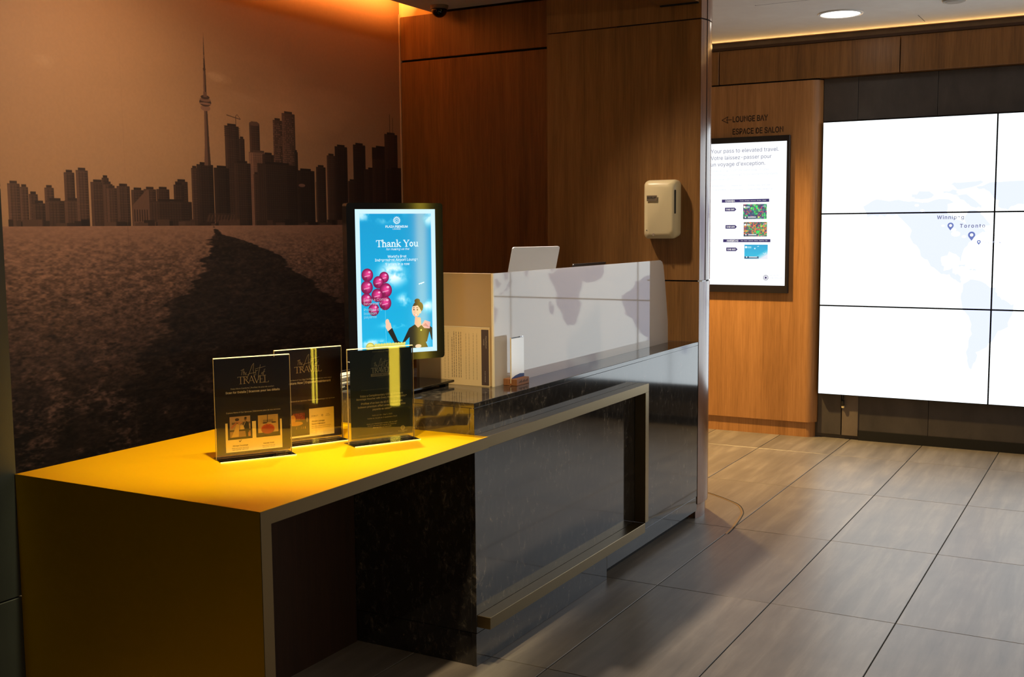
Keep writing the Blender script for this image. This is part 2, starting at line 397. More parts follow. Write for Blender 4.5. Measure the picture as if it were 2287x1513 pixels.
BLD = [(3.232,3.295,1.859,70),(3.295,3.338,1.845,66),(3.34,3.387,1.814,60),(3.356,3.428,1.773,52),(3.425,3.475,1.845,64),(3.428,3.531,1.786,58),(3.535,3.594,1.919,58),(3.531,3.628,1.788,62),(3.602,3.672,1.932,66),(3.684,3.768,1.879,58),(3.752,3.794,1.901,50),(3.759,3.816,1.872,60),(3.778,3.841,1.853,64),(3.841,3.922,1.864,58),(3.931,4.011,1.847,54),(4.011,4.092,1.853,58),(4.095,4.181,1.855,50),(4.224,4.311,1.898,50),(4.212,4.286,1.881,46),(3.954,4.045,1.786,76),(4.045,4.336,1.793,48),(4.599,4.709,2.214,52),(4.709,4.752,2.149,46),(4.795,4.878,2.24,56),(4.785,4.942,2.08,92),(4.897,4.995,2.072,44),(4.992,5.07,2.274,62),(5.07,5.185,2.32,68),(5.174,5.203,2.1,40),(4.663,4.795,2.015,48),(4.34,4.387,1.972,56),(4.38,4.502,1.994,40),(4.507,4.623,1.981,38),(4.817,4.868,1.957,56),(4.85,5.19,2.02,44),(5.19,5.354,1.994,36),(5.371,5.461,2.021,44),(5.476,5.56,2.096,56),(5.556,5.681,2.156,34),(5.685,5.767,1.945,46),(5.743,5.871,2.178,32),(5.944,6.162,2.172,30),(6.085,6.232,2.268,48),(5.852,6.085,2.027,38),(6.105,6.375,2.037,34),(5.944,6.085,2.098,44)]
def bcol(s, k=1.0): s = s*1.28*k; return (s, s*0.68, s*0.53)
def building(a, b, z, s, win=True):
    w = b-a
    mp.rect(a, b, hor-0.01, z, bcol(s)); mp.rect(a, a+w*0.22, hor-0.01, z-0.004, bcol(s, 1.22)); mp.rect(b-w*0.25, b, hor-0.01, z-0.003, bcol(s, 0.8))
    mp.rect(a+w*0.2, b-w*0.2, z, z+0.012, bcol(s, 0.75))
    if win:
        zz = z-0.012
        while zz > hor+0.02:
            mp.rect(a+w*0.05, b-w*0.05, zz, zz+0.0035, bcol(s, RNG.uniform(1.12, 1.42)), 0.55); zz -= 0.0125
        for k in range(1, max(2, int(w/0.018))):
            x = a+k*0.018; mp.rect(x, x+0.004, hor, z-0.008, bcol(s, 0.72), 0.6)
for r in BLD: building(*r)
# pale checker fronts on the twin towers, glazing, dome, crane, low wharf buildings
for a, b, zt in ((4.992, 5.07, 2.27), (5.07, 5.185, 2.315)):
    zz = zt-0.02
    while zz > 2.03:
        for k in range(int((b-a)/0.013)):
            if RNG.random() < 0.55: mp.rect(a+k*0.013, a+k*0.013+0.009, zz, zz+0.006, bcol(100))
        zz -= 0.012
for k in range(6): mp.line([(4.595, 2.21-0.01*k), (4.72, 2.205-0.01*k)], 0.002, bcol(34))
mp.line([(4.688, 2.21), (4.688, 2.27)], 0.004, bcol(60)); mp.line([(4.617, 2.272), (4.726, 2.255)], 0.004, bcol(60)); mp.line([(4.688, 2.27), (4.70, 2.28), (4.726, 2.256)], 0.0025, bcol(60))
mp.ell(4.836, 2.24, 0.042, 0.012, bcol(80)); mp.rect(6.145, 6.150, 2.26, 2.40, bcol(50)); mp.rect(6.18, 6.184, 2.26, 2.38, bcol(50))
mp.poly([(3.954, 1.786), (4.03, 1.85), (4.045, 1.85), (4.045, 1.66), (3.93, 1.66), (3.935, 1.77)], bcol(82))
for k in range(6): mp.rect(3.945+0.016*k, 3.952+0.016*k, 1.69, 1.75, bcol(48))
for k in range(60):
    y = RNG.uniform(3.2, 6.2); w = RNG.uniform(0.02, 0.09); h = RNG.uniform(0.006, 0.03)
    mp.rect(y, y+w, hor-0.005, hor+h, bcol(RNG.uniform(30, 72)))
for k in range(9): mp.line([(4.45+k*0.024, 1.69), (4.462+k*0.024, 1.725)], 0.004, bcol(95))
mp.poly([(4.43, 1.685), (4.67, 1.685), (4.67, 1.735), (4.46, 1.735)], bcol(60), 0.5)
for k in range(10): mp.rect(5.22+k*0.016, 5.224+k*0.016, 1.70, 1.93, bcol(24), 0.8)
mp.ell(5.235, 1.905, 0.03, 0.01, bcol(100))
# tall broadcast tower
T = bcol(88); TD = bcol(56)
mp.poly([(4.438, 1.99), (4.486, 1.99), (4.480, 2.10), (4.474, 2.28), (4.450, 2.28), (4.446, 2.10)], T); mp.poly([(4.466, 1.99), (4.486, 1.99), (4.480, 2.10), (4.474, 2.28), (4.464, 2.28)], TD)
mp.poly([(4.449, 2.28), (4.474, 2.28), (4.470, 2.50), (4.453, 2.50)], T); mp.poly([(4.462, 2.28), (4.474, 2.28), (4.470, 2.50), (4.462, 2.50)], TD)
mp.ell(4.461, 2.295, 0.036, 0.016, bcol(112)); mp.ell(4.461, 2.325, 0.044, 0.022, TD); mp.ell(4.461, 2.318, 0.043, 0.006, bcol(112)); mp.ell(4.461, 2.338, 0.041, 0.010, bcol(100)); mp.ell(4.461, 2.352, 0.033, 0.011, TD)
mp.rect(4.448, 4.474, 2.352, 2.38, T)
mp.poly([(4.455, 2.49), (4.470, 2.49), (4.465, 2.60), (4.4632, 2.69), (4.4625, 2.69), (4.459, 2.60)], TD); mp.ell(4.462, 2.50, 0.010, 0.008, TD); mp.rect(4.4585, 4.4665, 2.555, 2.575, T)
# water: pale chop, darker towards the foreground (partly the fading wall light, painted in), with the boat's smooth dark wake running to the horizon
wm = (Z < hor-0.004)[..., 0] if False else np.broadcast_to(Z < hor-0.004, (MH, MW))
dep = np.clip((hor-Z)/1.1, 0, 1)
n1 = vnoise(MH, MW, 330, 2, 0.40, 0.7); n2 = vnoise(MH, MW, 170, 3, 0.45, 0.7); n3 = vnoise(MH, MW, 80, 4, 0.5, 0.75); big = vnoise(MH, MW, 6, 3, 0.6)
def mixd(lo, hi): return np.clip((dep-lo)/(hi-lo), 0, 1)
rip = n1*(1-mixd(0.05, 0.45))+(n2*0.6+n1*0.4)*mixd(0.05, 0.45)*(1-mixd(0.45, 0.9))+(n3*0.55+n1*0.45)*mixd(0.05, 0.45)*mixd(0.45, 0.9)
amp = 0.12+1.5*mixd(0.02, 0.30)+0.7*mixd(0.5, 1.0)
val = 156*np.exp(-1.15*dep**0.9)*(1+amp*(rip-0.5))*(0.90+0.2*big)
val = np.clip(val, 24, 200)
ridge = 1-np.abs(2*vnoise(MH, MW, 16, 5, 0.45, 0.65)-1)
crest = np.clip((ridge-0.86)*9, 0, 1)*mixd(0.45, 0.75)*np.clip((rip-0.35)*3, 0, 1)
val = val*(1-0.22*mixd(0.45, 1.0))+62*crest
WL = [(4.466,1.675),(4.466,1.651),(4.49,1.624),(4.442,1.589),(4.489,1.552),(4.433,1.473),(4.357,1.422),(4.282,1.355),(4.186,1.299),(4.126,1.233),(4.122,1.165),(4.028,1.106),(4.02,1.052),(3.957,0.983),(3.922,0.928),(3.80,0.895),(3.78,0.829),(3.88,0.748),(4.097,0.689),(4.196,0.594),(4.2,0.4),(4.2,0.1)]
WR = [(4.51,1.675),(4.529,1.651),(4.553,1.623),(4.694,1.59),(4.841,1.555),(5.008,1.508),(5.093,1.442),(5.225,1.358),(5.363,1.291),(5.588,1.205),(5.80,1.128),(6.1,1.0),(6.5,0.9),(6.5,0.1)]
zl = np.array([p[1] for p in WL])[::-1]; yl = np.array([p[0] for p in WL])[::-1]; zr = np.array([p[1] for p in WR])[::-1]; yr = np.array([p[0] for p in WR])[::-1]
el = np.interp(Z[:, 0], zl, yl)[:, None]; er = np.interp(Z[:, 0], zr, yr)[:, None]
jit = (vnoise(MH, MW, 60, 4, 0.16, 0.7)-0.5)*(0.16+0.55*dep)
soft = 0.012+0.05*dep
wk = np.clip((Y+jit-el)/soft, 0, 1)*np.clip((er-Y+jit)/soft, 0, 1)
streak = vnoise(MH, MW, 200, 3, 0.22, 0.7)
wv = np.clip(44*(1+1.3*(streak-0.5)+1.0*(n1-0.5)), 20, 120)*(1-0.15*dep)+48*crest
wk = wk*(0.93+0.07*np.clip((streak-0.3)*3, 0, 1))
val = val*(1-wk)+wv*wk
wat = np.stack([val, val*(0.70+0.03*dep), val*(0.55+0.08*dep)], -1)
mp.a[wm] = wat[wm]
mp.line([(3.90, hor), (3.885, 3.4)], 0.003, (150, 105, 72), 0.35); mp.line([(3.90, hor), (3.905, 0.2)], 0.003, (90, 60, 45), 0.35)
lum_ = mp.a.mean(-1, keepdims=True); mp.a[:] = mp.a*0.86+lum_*0.14
mp.a *= (0.985+0.03*vnoise(MH, MW, 300, 1, 1.0))[..., None]
MURAL = imgmat('sepia_skyline_print', mp.a, 0, 0.62)
mu = quad('mural_print', (-4.384, ME[0], ME[2]), (-4.384, ME[1], ME[2]), (-4.384, ME[1], ME[3]), (-4.384, ME[0], ME[3]), MURAL, wl)
mu['label'] = 'sepia photo mural of a city skyline with a tall tower above water'
obj('corner_bead', box(-4.386, -4.378, 6.270, 6.279, 0, 3.07), pm('white_bead', (200, 170, 140), 0.5), wl)

# near left pier of dark stone tiles
pr = struct('wall_near', box(-3.60, -3.072, -2.4, 2.228, 0, 3.069), PIER)
for z0, z1 in ((0.0, 0.486), (0.490, 1.78), (1.784, 3.069)):
    for y0, y1 in ((-2.4, -1.0), (-0.996, 0.62), (0.624, 2.232)):
        obj('stone_tile', box(-3.071, -3.058, y0, y1, z0, z1, 0.002, 1), PIER, pr)

# ------------------------------------------------------------------ back wall of the desk: door panels, cream strip, pillar
wb = struct('wall_back', box(-4.386, -2.9, 6.31, 6.45, 0, 3.42), CREAM)
obj('wood_panel', box(-4.378, -3.046, 6.28, 6.309, 2.766, 3.052, 0.002, 1), WOOD, wb)
obj('panel_gap', box(-4.378, -3.046, 6.300, 6.309, 2.753, 2.766), SHADOW, wb)
obj('ceiling_gap', box(-4.10, -3.046, 6.295, 6.309, 3.052, 3.069), SHADOW, wb)
door = struct('door_1', box(-4.378, -3.050, 6.28, 6.309, 0.006, 2.753, 0.002, 1), WOOD)
obj('recessed_pull', box(-3.066, -3.050, 6.276, 6.2799, 1.877, 2.176), SHADOW, door)
# pillar: slab with rounded nose
wp = struct('wall_right', box(-3.04, -2.55, 5.868, 6.30, 0, 3.069), WOOD)
def nose(z0, z1, inset=0.0, xl=-2.60):
    c = (-2.3849, 5.9238); r = 0.30-inset; pts = [(xl, 5.866), (xl, 5.838+inset), (-2.098-inset, 5.838+inset)] if xl < -2.7 else [(xl, 5.838+inset), (-2.098-inset, 5.838+inset)]
    for k in range(15):
        a = math.radians(-17+k*(107/14)); pts.append((c[0]+r*math.cos(a), c[1]+r*math.sin(a)))
    pts += [(-2.54, c[1]+r), (-2.54, 5.866)] if xl < -2.7 else [(xl, c[1]+r)]
    return prism(pts, z0, z1, 'z')
for z0, z1 in ((0.085, 1.337), (1.345, 2.754), (2.761, 3.069)):
    o = obj('wood_panel', nose(z0, z1, 0.0, -3.038), WOODC, wp, smooth=True); o.data.materials.append(WOOD)
    for p in o.data.polygons:
        if p.normal.y < -0.99: p.material_index = 1
obj('plinth', nose(0.0, 0.085, 0.014), WOODC, wp, smooth=True)
obj('gap_core', nose(0.08, 3.06, 0.008), SHADOW, wp)
ca = math.radians(-5)
sx, sy = -2.3849+0.30*math.cos(ca), 5.9238+0.30*math.sin(ca)
bm = box(-0.0015, 0.0015, -0.002, 0.002, 1.345, 3.069)
bm.transform(Matrix.Translation((sx, sy, 0)) @ Matrix.Rotation(ca, 4, 'Z')); obj('seam', bm, SHADOW, wp)
bm = box(-2.106, -2.082, 5.8365, 5.90, 1.3375, 1.3445); obj('joint_clip', bm, ALU, wp)
# bulkhead beam hanging over the counter's front edge
tb = struct('trim_2', box(-2.332, -2.113, 2.6, 5.836, 2.845, 3.069), WOOD)
obj('shadow_gap', box(-2.332, -2.113, 5.820, 5.8365, 2.838, 2.845), SHADOW, tb)

# ------------------------------------------------------------------ far wall
YF = 8.53
wf = struct('wall_far', box(-6.0, 5.0, 8.60, 8.72, 0, 3.069), GREY)
for x0, x1 in ((-6.0, -2.912), (-2.905, -1.555), (-1.549, 1.10), (1.106, 5.0)):
    obj('header_panel', box(x0, x1, 8.50, 8.598, 2.738, 2.995, 0.003, 1), WOOD, wf)
obj('header_cap', box(-6.0, 5.0, 8.49, 8.53, 2.996, 3.016), pm('dark_wood_cap', (52, 30, 18), 0.5), wf)
pts = [(-4.4, 8.598), (-4.4, 8.512)]
for kk in range(9):
    a = math.radians(-90+kk*90/8); pts.append((-2.20+0.085*math.cos(a), 8.597+0.085*math.sin(a)))
obj('wood_panel', prism(pts, 0.118, 2.728, 'z'), OAK, wf, smooth=True)
pts2 = [(x-0.012 if x > -4 else x, max(y, 8.53) if y < 8.53 else y) for x, y in pts]
obj('plinth', prism([(-4.4, 8.598), (-4.4, 8.53), (-2.19, 8.53)]+[(-2.20+0.068*math.cos(math.radians(a)), 8.597+0.068*math.sin(math.radians(a))) for a in range(-80, 1, 16)], 0, 0.118, 'z'), OAK, wf, smooth=True)
obj('panel_gap', box(-4.4, -2.13, 8.53, 8.598, 2.728, 2.738), SHADOW, wf)
for x0, x1 in ((-2.112, -1.86), (-1.857, -1.30), (-1.297, -0.60), (-0.597, 0.30), (0.303, 1.30), (1.303, 3.2)):
    obj('grey_panel', box(x0, x1, 8.585, 8.599, 2.42, 2.736, 0.001, 1), GREY, wf)
    if x1 > -1.7: obj('grey_panel', box(x0, x1, 8.585, 8.599, 0.075, 0.345, 0.001, 1), GREY, wf)
    else: obj('grey_panel', box(x0, -1.935, 8.585, 8.599, 0.03, 0.345, 0.001, 1), GREY, wf)
obj('hatch_strip', box(-1.925, -1.805, 8.578, 8.599, 0.03, 0.345, 0.001, 1), concrete('worn_grey', (94, 84, 76), (116, 104, 94)), wf)
bb = struct('baseboard_far', box(-1.80, 3.2, 8.575, 8.599, 0, 0.075), BLACKM)
INK = pm('dark_lettering', (38, 22, 14), 0.6)
text('LOUNGE BAY', -2.657, 2.467, 0.28, 8.5112, INK, wf, height=0.047, world=True, bold=0.018)
text('ESPACE DE SALON', -2.597, 2.372, 0.40, 8.5112, INK, wf, height=0.047, world=True, bold=0.018)
strokes([[(0, .5), (.62, 1), (.5, .5), (.62, 0), (0, .5)], [(.5, .5), (1, .5)]], -2.884, 2.440, 0.078, 0.05, 0.005, 8.5112, INK, wf, 'arrow', True)

# lit poster screen on the wood panel
ps = thing('poster_screen', 'tall black framed lit advertising screen on the far wood wall', 'screen', (-2.669, 8.511, 1.118))
obj('frame', box(-3.003, -2.335, 8.478, 8.5115, 1.118, 2.326, 0.003, 1), pm('dark_frame', (22, 18, 26), 0.3), ps)
scr = obj('display', box(-2.98, -2.358, 8.4765, 8.4779, 1.177, 2.281), emis('white_screen', (246, 250, 255), 1.15), ps, label='white lit panel with fares and card pictures')
TY_ = 8.4758
def em(nm, c): return emis('scr_'+nm, c, 1.0)
navy = em('navy', (44, 40, 104)); g1 = em('grey', (120, 120, 142)); g2 = em('faint', (226, 231, 241)); g3 = em('faint2', (208, 213, 226)); wht = em('white', (255, 255, 255))
for tx, cz, w in (('Your pass to elevated travel.', 2.219, 0.541), ('Votre laissez-passer pour', 2.167, 0.485), ("un voyage d'exception.", 2.117, 0.436)):
    text(tx, -2.960, cz, w, TY_, g1, scr, world=True, align='L')
for tx, cz, w in (('Save up to 40% off standard walk-in rates', 2.070, 0.461), ('Economisez jusqu\'a 40 % sur les tarifs standards', 2.037, 0.53), ('sans reservation.', 2.004, 0.185)):
    text(tx, -2.954, cz, w, TY_, g2, scr, world=True, align='L')
for x, w, a, b in ((-2.945, 0.10, 'Priority entry', 'Acces prioritaire'), (-2.80, 0.095, 'Lounge access', 'Acces aux salons'), (-2.66, 0.18, 'Unlimited visits, valid 1 year', 'Visites illimitees, valides 1 an')):
    text(a, x, 1.952, w, TY_, g3, scr, world=True, align='L'); text(b, x, 1.922, w*1.1, TY_, g3, scr, world=True, align='L')
for z0, z1, x0, x1, tt, lst in ((1.822, 1.846, -2.866, -2.488, 'CANADA', 'Toronto   Winnipeg   Vancouver   Montreal   Calgary'), (1.512, 1.535, -2.852, -2.474, 'AMERICAS', 'Peru   Brazil   Colombia   Mexico   Argentina   USA')):
    obj('heading_bar', box(x0, x1, TY_, TY_+0.0005, z0, z1), navy, scr)
    text(tt, x0+0.028, (z0+z1)/2, 0.078 if tt == 'CANADA' else 0.095, TY_-0.0006, wht, scr, bold=0.02, world=True, align='L'); text(lst, x0+0.145, (z0+z1)/2, 0.21, TY_-0.0006, wht, scr, world=True, align='L')
for x0, cz, tt in ((-2.840, 1.768, 'CAD 213'), (-2.834, 1.632, 'CAD 405'), (-2.826, 1.456, 'CAD 113')):
    obj('price_tag', prism([(x0, cz-0.014), (x0+0.078, cz-0.014), (x0+0.092, cz), (x0+0.078, cz+0.014), (x0, cz+0.014)], TY_, TY_+0.0005, 'y'), navy, scr)
    text(tt, x0+0.042, cz, 0.066, TY_-0.0006, wht, scr, bold=0.02, world=True)
    text('2 visits   12 months', x0, cz-0.038, 0.12, TY_, g2, scr, world=True, align='L')
def cardpic(kind):
    h, w = 120, 190; p = Pic(w, h, (30, 90, 80))
    if kind < 2:
        a = vnoise(h, w, 8, 3); b = vnoise(h, w, 12, 3); c = vnoise(h, w, 14, 2)
        p.a[:] = np.stack([30+190*np.clip((b-0.5)*4, 0, 1), 70+170*np.clip((a-0.42)*3, 0, 1), 70+90*c], -1)
        if kind == 1:
            m_ = np.clip((c-0.5)*5, 0, 1)[..., None]; p.a[:] = p.a*(1-m_)+np.array((235, 130, 70))*m_
        p.ell(0.06, 0.82, 0.045, 0.07, (255, 255, 255)); p.rect(0.13, 0.28, 0.76, 0.87, (225, 245, 240), 0.7); p.rect(0.82, 0.97, 0.84, 0.88, (235, 250, 245), 0.9)
    else:
        g = np.linspace(0, 1, h)[:, None]; x = np.linspace(0, 1, w)[None]
        p.a[:] = np.stack([0*x+20*g, 165+30*g+0*x, 215+15*g+0*x], -1); m_ = (np.clip((g+x-1.25)*2.2, 0, 1))[..., None]; p.a[:] = p.a*(1-m_)+np.array((235, 238, 250))*m_
        p.ell(0.07, 0.82, 0.05, 0.08, (235, 252, 255)); p.rect(0.13, 0.3, 0.74, 0.88, (170, 228, 240), 0.8); p.ell(0.45, 0.73, 0.03, 0.05, (235, 250, 255)); p.ell(0.59, 0.88, 0.045, 0.025, (200, 240, 250), rot=0.5); p.line([(0.8, 0.42), (0.88, 0.34), (0.93, 0.44)], 0.02, (240, 250, 255))
    p.rect(0, 0.62, 0.02, 0.17, (20, 60, 100), 0.85); p.ell(0.1, 0.13, 0.03, 0.05, (255, 255, 255)); p.rect(0.2, 0.55, 0.11, 0.16, (250, 252, 255)); p.rect(0.2, 0.9, 0.05, 0.075, (225, 235, 240), 0.6)
    return p.a
for k_, (x0, x1, z0, z1) in enumerate(((-2.693, -2.506, 1.691, 1.806), (-2.687, -2.502, 1.556, 1.668), (-2.679, -2.494, 1.382, 1.493))):
    quad('card_picture', (x0, TY_, z0), (x1, TY_, z0), (x1, TY_, z1), (x0, TY_, z1), imgmat('card_print_%d' % k_, cardpic(k_), 1.0), scr)
def flower(cx, cz, r, y, mat, parent, world, n=12, hole=True):
    P = []
    for i in range(n):
        a = 2*math.pi*i/n; P.append([(math.cos(a)*0.55, math.sin(a)*0.55), (math.cos(a+0.26)*0.95, math.sin(a+0.26)*0.95), (math.cos(a+0.52)*0.55, math.sin(a+0.52)*0.55)])
    P.append([(math.cos(2*math.pi*i/16)*0.3, math.sin(2*math.pi*i/16)*0.3) for i in range(17)])
    return strokes(P, cx, cz, r, r, r*0.11, y, mat, parent, 'emblem', world)
flower(-2.506, 1.237, 0.024, TY_, g1, scr, True); bm = bmesh.new(); disc(bm, (0, 0), 0.0085, -0.0002, 0.0002, 16); bm.transform(Matrix.Translation((-2.506, TY_-0.0005, 1.237)) @ Matrix.Rotation(math.pi/2, 4, 'X')); obj('emblem_dot', bm, navy, scr)
text('PLAZA', -2.469, 1.256, 0.062, TY_, g3, scr, world=True, align='L', spacing=1.3); text('PREMIUM', -2.469, 1.236, 0.088, TY_, g3, scr, world=True, align='L', spacing=1.3); text('LOUNGE', -2.469, 1.217, 0.055, TY_, g2, scr, world=True, align='L', spacing=1.4)

# video wall with world map
vw = thing('video_wall', 'large bright white video wall of nine screens showing a world map', 'video wall', (-0.28, 8.58, 0.346))
obj('backing', box(-2.100, 1.540, 8.538, 8.585, 0.347, 2.410), BLACKM, vw)
LON = lambda l: -0.452+0.008*l
LAT = lambda l: 1.13+0.0098*l
VE = (-2.102, 1.538, 0.346, 2.411)
SEA = (240, 250, 255); LAND = (174, 180, 204)
wmap = Pic(1820, 1032, SEA, VE)
LANDS = [
 [(-168,66),(-162,58),(-152,59),(-140,60),(-133,56),(-125,49),(-124,40),(-118,34),(-112,27),(-106,22),(-97,16),(-91,14),(-85,11),(-82,8),(-79,9),(-84,15),(-88,17),(-88,21),(-92,19),(-97,22),(-97,28),(-90,30),(-84,29),(-81,25),(-80,31),(-75,36),(-70,43),(-64,45),(-60,47),(-66,50),(-58,52),(-64,60),(-72,62),(-78,60),(-79,53),(-85,55),(-94,60),(-92,66),(-84,69),(-96,71),(-110,68),(-128,70),(-140,70),(-156,71)],
 [(-125,74),(-115,76),(-105,73),(-112,70),(-122,71)],[(-100,76),(-90,77),(-84,74),(-95,73)],[(-90,82),(-70,83),(-62,82),(-78,77),(-90,79)],[(-88,73),(-78,73),(-66,67),(-64,63),(-74,64),(-80,69)],
 [(-70,78),(-58,82),(-35,83),(-20,80),(-20,72),(-28,68),(-40,64),(-44,60),(-51,64),(-54,70),(-62,76)],
 [(-78,8),(-72,12),(-62,10),(-52,5),(-50,0),(-44,-3),(-35,-6),(-39,-14),(-41,-22),(-48,-26),(-53,-33),(-58,-38),(-65,-42),(-67,-50),(-69,-55),(-74,-50),(-73,-38),(-71,-28),(-71,-18),(-78,-10),(-81,-4),(-79,2)],
 [(-84,22),(-78,22),(-74,20),(-79,21)],[(-73,19),(-68,19),(-70,18)],
 [(-17,15),(-16,22),(-10,30),(-6,36),(10,37),(20,32),(32,31),(37,22),(43,12),(51,12),(45,2),(40,-6),(40,-16),(35,-22),(32,-29),(26,-34),(18,-34),(14,-24),(12,-14),(13,-6),(9,2),(8,5),(-4,5),(-10,6)],
 [(44,-16),(50,-15),(48,-25),(44,-24)],
 [(-10,37),(-9,44),(-1,44),(-4,48),(4,52),(9,54),(10,58),(5,60),(12,66),(25,71),(40,67),(60,70),(75,73),(100,77),(120,73),(140,72),(165,69),(179,67),(170,60),(160,53),(156,60),(140,56),(135,44),(127,36),(121,32),(120,24),(109,20),(107,11),(103,3),(99,10),(94,17),(88,22),(80,14),(77,8),(73,18),(67,25),(57,26),(56,18),(45,13),(39,21),(35,29),(36,36),(27,37),(24,38),(20,41),(13,45),(16,39),(10,44),(3,42),(-2,37)],
 [(-6,50),(1,51),(-2,56),(-5,58)],[(-24,65),(-14,66),(-18,63)],[(130,32),(140,36),(142,43),(138,38)],
 [(114,-22),(122,-17),(130,-12),(137,-12),(142,-11),(146,-19),(153,-27),(150,-37),(140,-38),(131,-31),(116,-34)],[(96,5),(105,-5),(104,-6),(95,4)],[(109,1),(117,6),(116,-4),(110,-2)],[(120,1),(124,1),(122,-5)],[(131,-1),(141,-3),(148,-9),(138,-7)],[(106,-7),(114,-8),(108,-8)],[(120,18),(122,17),(125,8),(121,12)],[(167,-46),(173,-41),(178,-38),(174,-41)]]
for poly in LANDS:
    d = []
    for (a, b), (c, e) in zip(poly, poly[1:]+poly[:1]):
        for t in (0, 0.33, 0.66):
            d.append((LON(a+(c-a)*t+RNG.normal()*0.7), LAT(b+(e-b)*t+RNG.normal()*0.7)))
    wmap.poly(d, LAND)
for a, b, r in ((-86, 45, 0.03), (-79, 43, 0.014), (-88, 48, 0.018), (-97, 51, 0.01), (-115, 62, 0.014), (-120, 66, 0.014)): wmap.ell(LON(a), LAT(b), r, r*0.6, SEA)
VMAT = imgmat('world_map_screen', wmap.a, 2.05, 0.3)
xs = [-2.102, -0.8885, 0.325, 1.538]; zs = [0.346, 1.030, 1.7245, 2.411]
tiles = []
for i in range(3):
    for j in range(3):
        g = 0.0040; x0, x1, z0, z1 = xs[i]+g, xs[i+1]-g, zs[j]+g, zs[j+1]-g
        obj('screen_bezel', box(x0, x1, 8.531, 8.5379, z0, z1), BLACK, vw)
        u = lambda x: (x-VE[0])/(VE[1]-VE[0]); v = lambda z: (z-VE[2])/(VE[3]-VE[2])
        tiles.append(quad('screen_panel', (x0+.0015, YF-0.0005, z0+.0015), (x1-.0015, YF-0.0005, z0+.0015), (x1-.0015, YF-0.0005, z1-.0015), (x0+.0015, YF-0.0005, z1-.0015), VMAT, vw, uv=((u(x0), v(z0)), (u(x1), v(z0)), (u(x1), v(z1)), (u(x0), v(z1)))))
VT = YF-0.0015
mt = em('maptext', (84, 86, 120)); pin = em('pin', (110, 126, 190)); mt2 = em('maptext2', (176, 184, 214))
text('Winnipeg', -1.180, 1.686, 0.182, VT, mt, vw, world=True, spacing=1.15, bold=0.012); text('Toronto', -1.031, 1.627, 0.167, VT, mt, vw, world=True, spacing=1.25, bold=0.012); text('New York', -0.900, 1.512, 0.12, VT, mt2, vw, world=True, spacing=1.2)
for x, z, r in ((-1.177, 1.630, 0.021), (-1.034, 1.562, 0.024), (-0.985, 1.513, 0.013)):
    pts = [(x+r*math.cos(a), z+r*math.sin(a)) for a in np.radians(np.arange(-40, 221, 15))]+[(x, z-r*1.7)]
    po = obj('map_pin', prism(pts, VT, VT+0.0005, 'y'), pin, vw); pts = [(x+r*.5*math.cos(a), z+r*.5*math.sin(a)) for a in np.radians(np.arange(0, 360, 30))]
    obj('pin_window', prism(pts, VT-0.0006, VT-0.0001, 'y'), wht, po)

pg = thing('hanging_plug', 'small black plug dangling on a cord below the video wall', 'plug', (-1.917, 8.56, 0.26))
bm = bmesh.new(); tube(bm, (-1.914, 8.57, 0.36), (-1.912, 8.562, 0.325), 0.0045); tube(bm, (-1.912, 8.562, 0.325), (-1.917, 8.56, 0.30), 0.0045); obj('cord', bm, BLACKM, pg)
obj('plug_body', box(-1.927, -1.907, 8.55, 8.572, 0.262, 0.304, 0.004, 2), BLACKM, pg); obj('plug_tip', box(-1.925, -1.905, 8.553, 8.569, 0.243, 0.262, 0.003, 2), WHITEP, pg, label='white plug tip')

# ceiling fittings
dl = thing('downlight', 'round recessed ceiling downlight, glowing, above the far lobby floor', 'ceiling light', (-1.822, 7.813, 3.069))
bm = bmesh.new()
N = 40
for (ra, za), (rb, zb) in zip([(0.150, 3.0685), (0.148, 3.062), (0.133, 3.060), (0.128, 3.066)], [(0.148, 3.062), (0.133, 3.060), (0.128, 3.066), (0.126, 3.0688)]):
    for k in range(N):
        a, b = 2*math.pi*k/N, 2*math.pi*(k+1)/N
        bm.faces.new([bm.verts.new((-1.822+r*math.cos(t), 7.813+r*math.sin(t), z)) for r, z, t in ((ra, za, a), (ra, za, b), (rb, zb, b), (rb, zb, a))])
bmesh.ops.remove_doubles(bm, verts=bm.verts, dist=1e-5); bmesh.ops.recalc_face_normals(bm, faces=bm.faces)
obj('trim_ring', bm, pm('white_trim', (206, 210, 214), 0.4), dl, smooth=True)
bm = bmesh.new(); disc(bm, (-1.822, 7.813), 0.126, 3.064, 3.0685, 40); obj('diffuser', bm, emis('lamp_glow', (255, 246, 230), 6), dl)
sp = thing('ceiling_speaker', 'small round white ceiling fitting cut by the top edge of the view', 'ceiling fitting', (-1.09, 7.74, 3.069))
bm = bmesh.new(); disc(bm, (-1.09, 7.74), 0.07, 3.058, 3.0688, 32, 0.074); obj('rim', bm, pm('grey_fitting', (150, 146, 140), 0.5), sp, smooth=True)
bm = bmesh.new(); disc(bm, (-1.09, 7.74), 0.05, 3.052, 3.058, 32, 0.058); obj('grille', bm, pm('grey_fitting', (150, 146, 140), 0.5), sp, smooth=True)
dc = thing('dome_camera', 'dark dome security camera on the soffit beside the cove light', 'camera', (-3.985, 6.16, 3.069))
bm = bmesh.new(); disc(bm, (-3.985, 6.16), 0.056, 3.046, 3.0688, 32, 0.060); obj('mount_ring', bm, pm('grey_mount', (120, 106, 96), 0.4), dc, smooth=True)
bm = bmesh.new(); bmesh.ops.create_uvsphere(bm, u_segments=32, v_segments=16, radius=0.050)
bmesh.ops.bisect_plane(bm, geom=bm.verts[:]+bm.edges[:]+bm.faces[:], plane_co=(0, 0, 0.012), plane_no=(0, 0, 1), clear_outer=True)
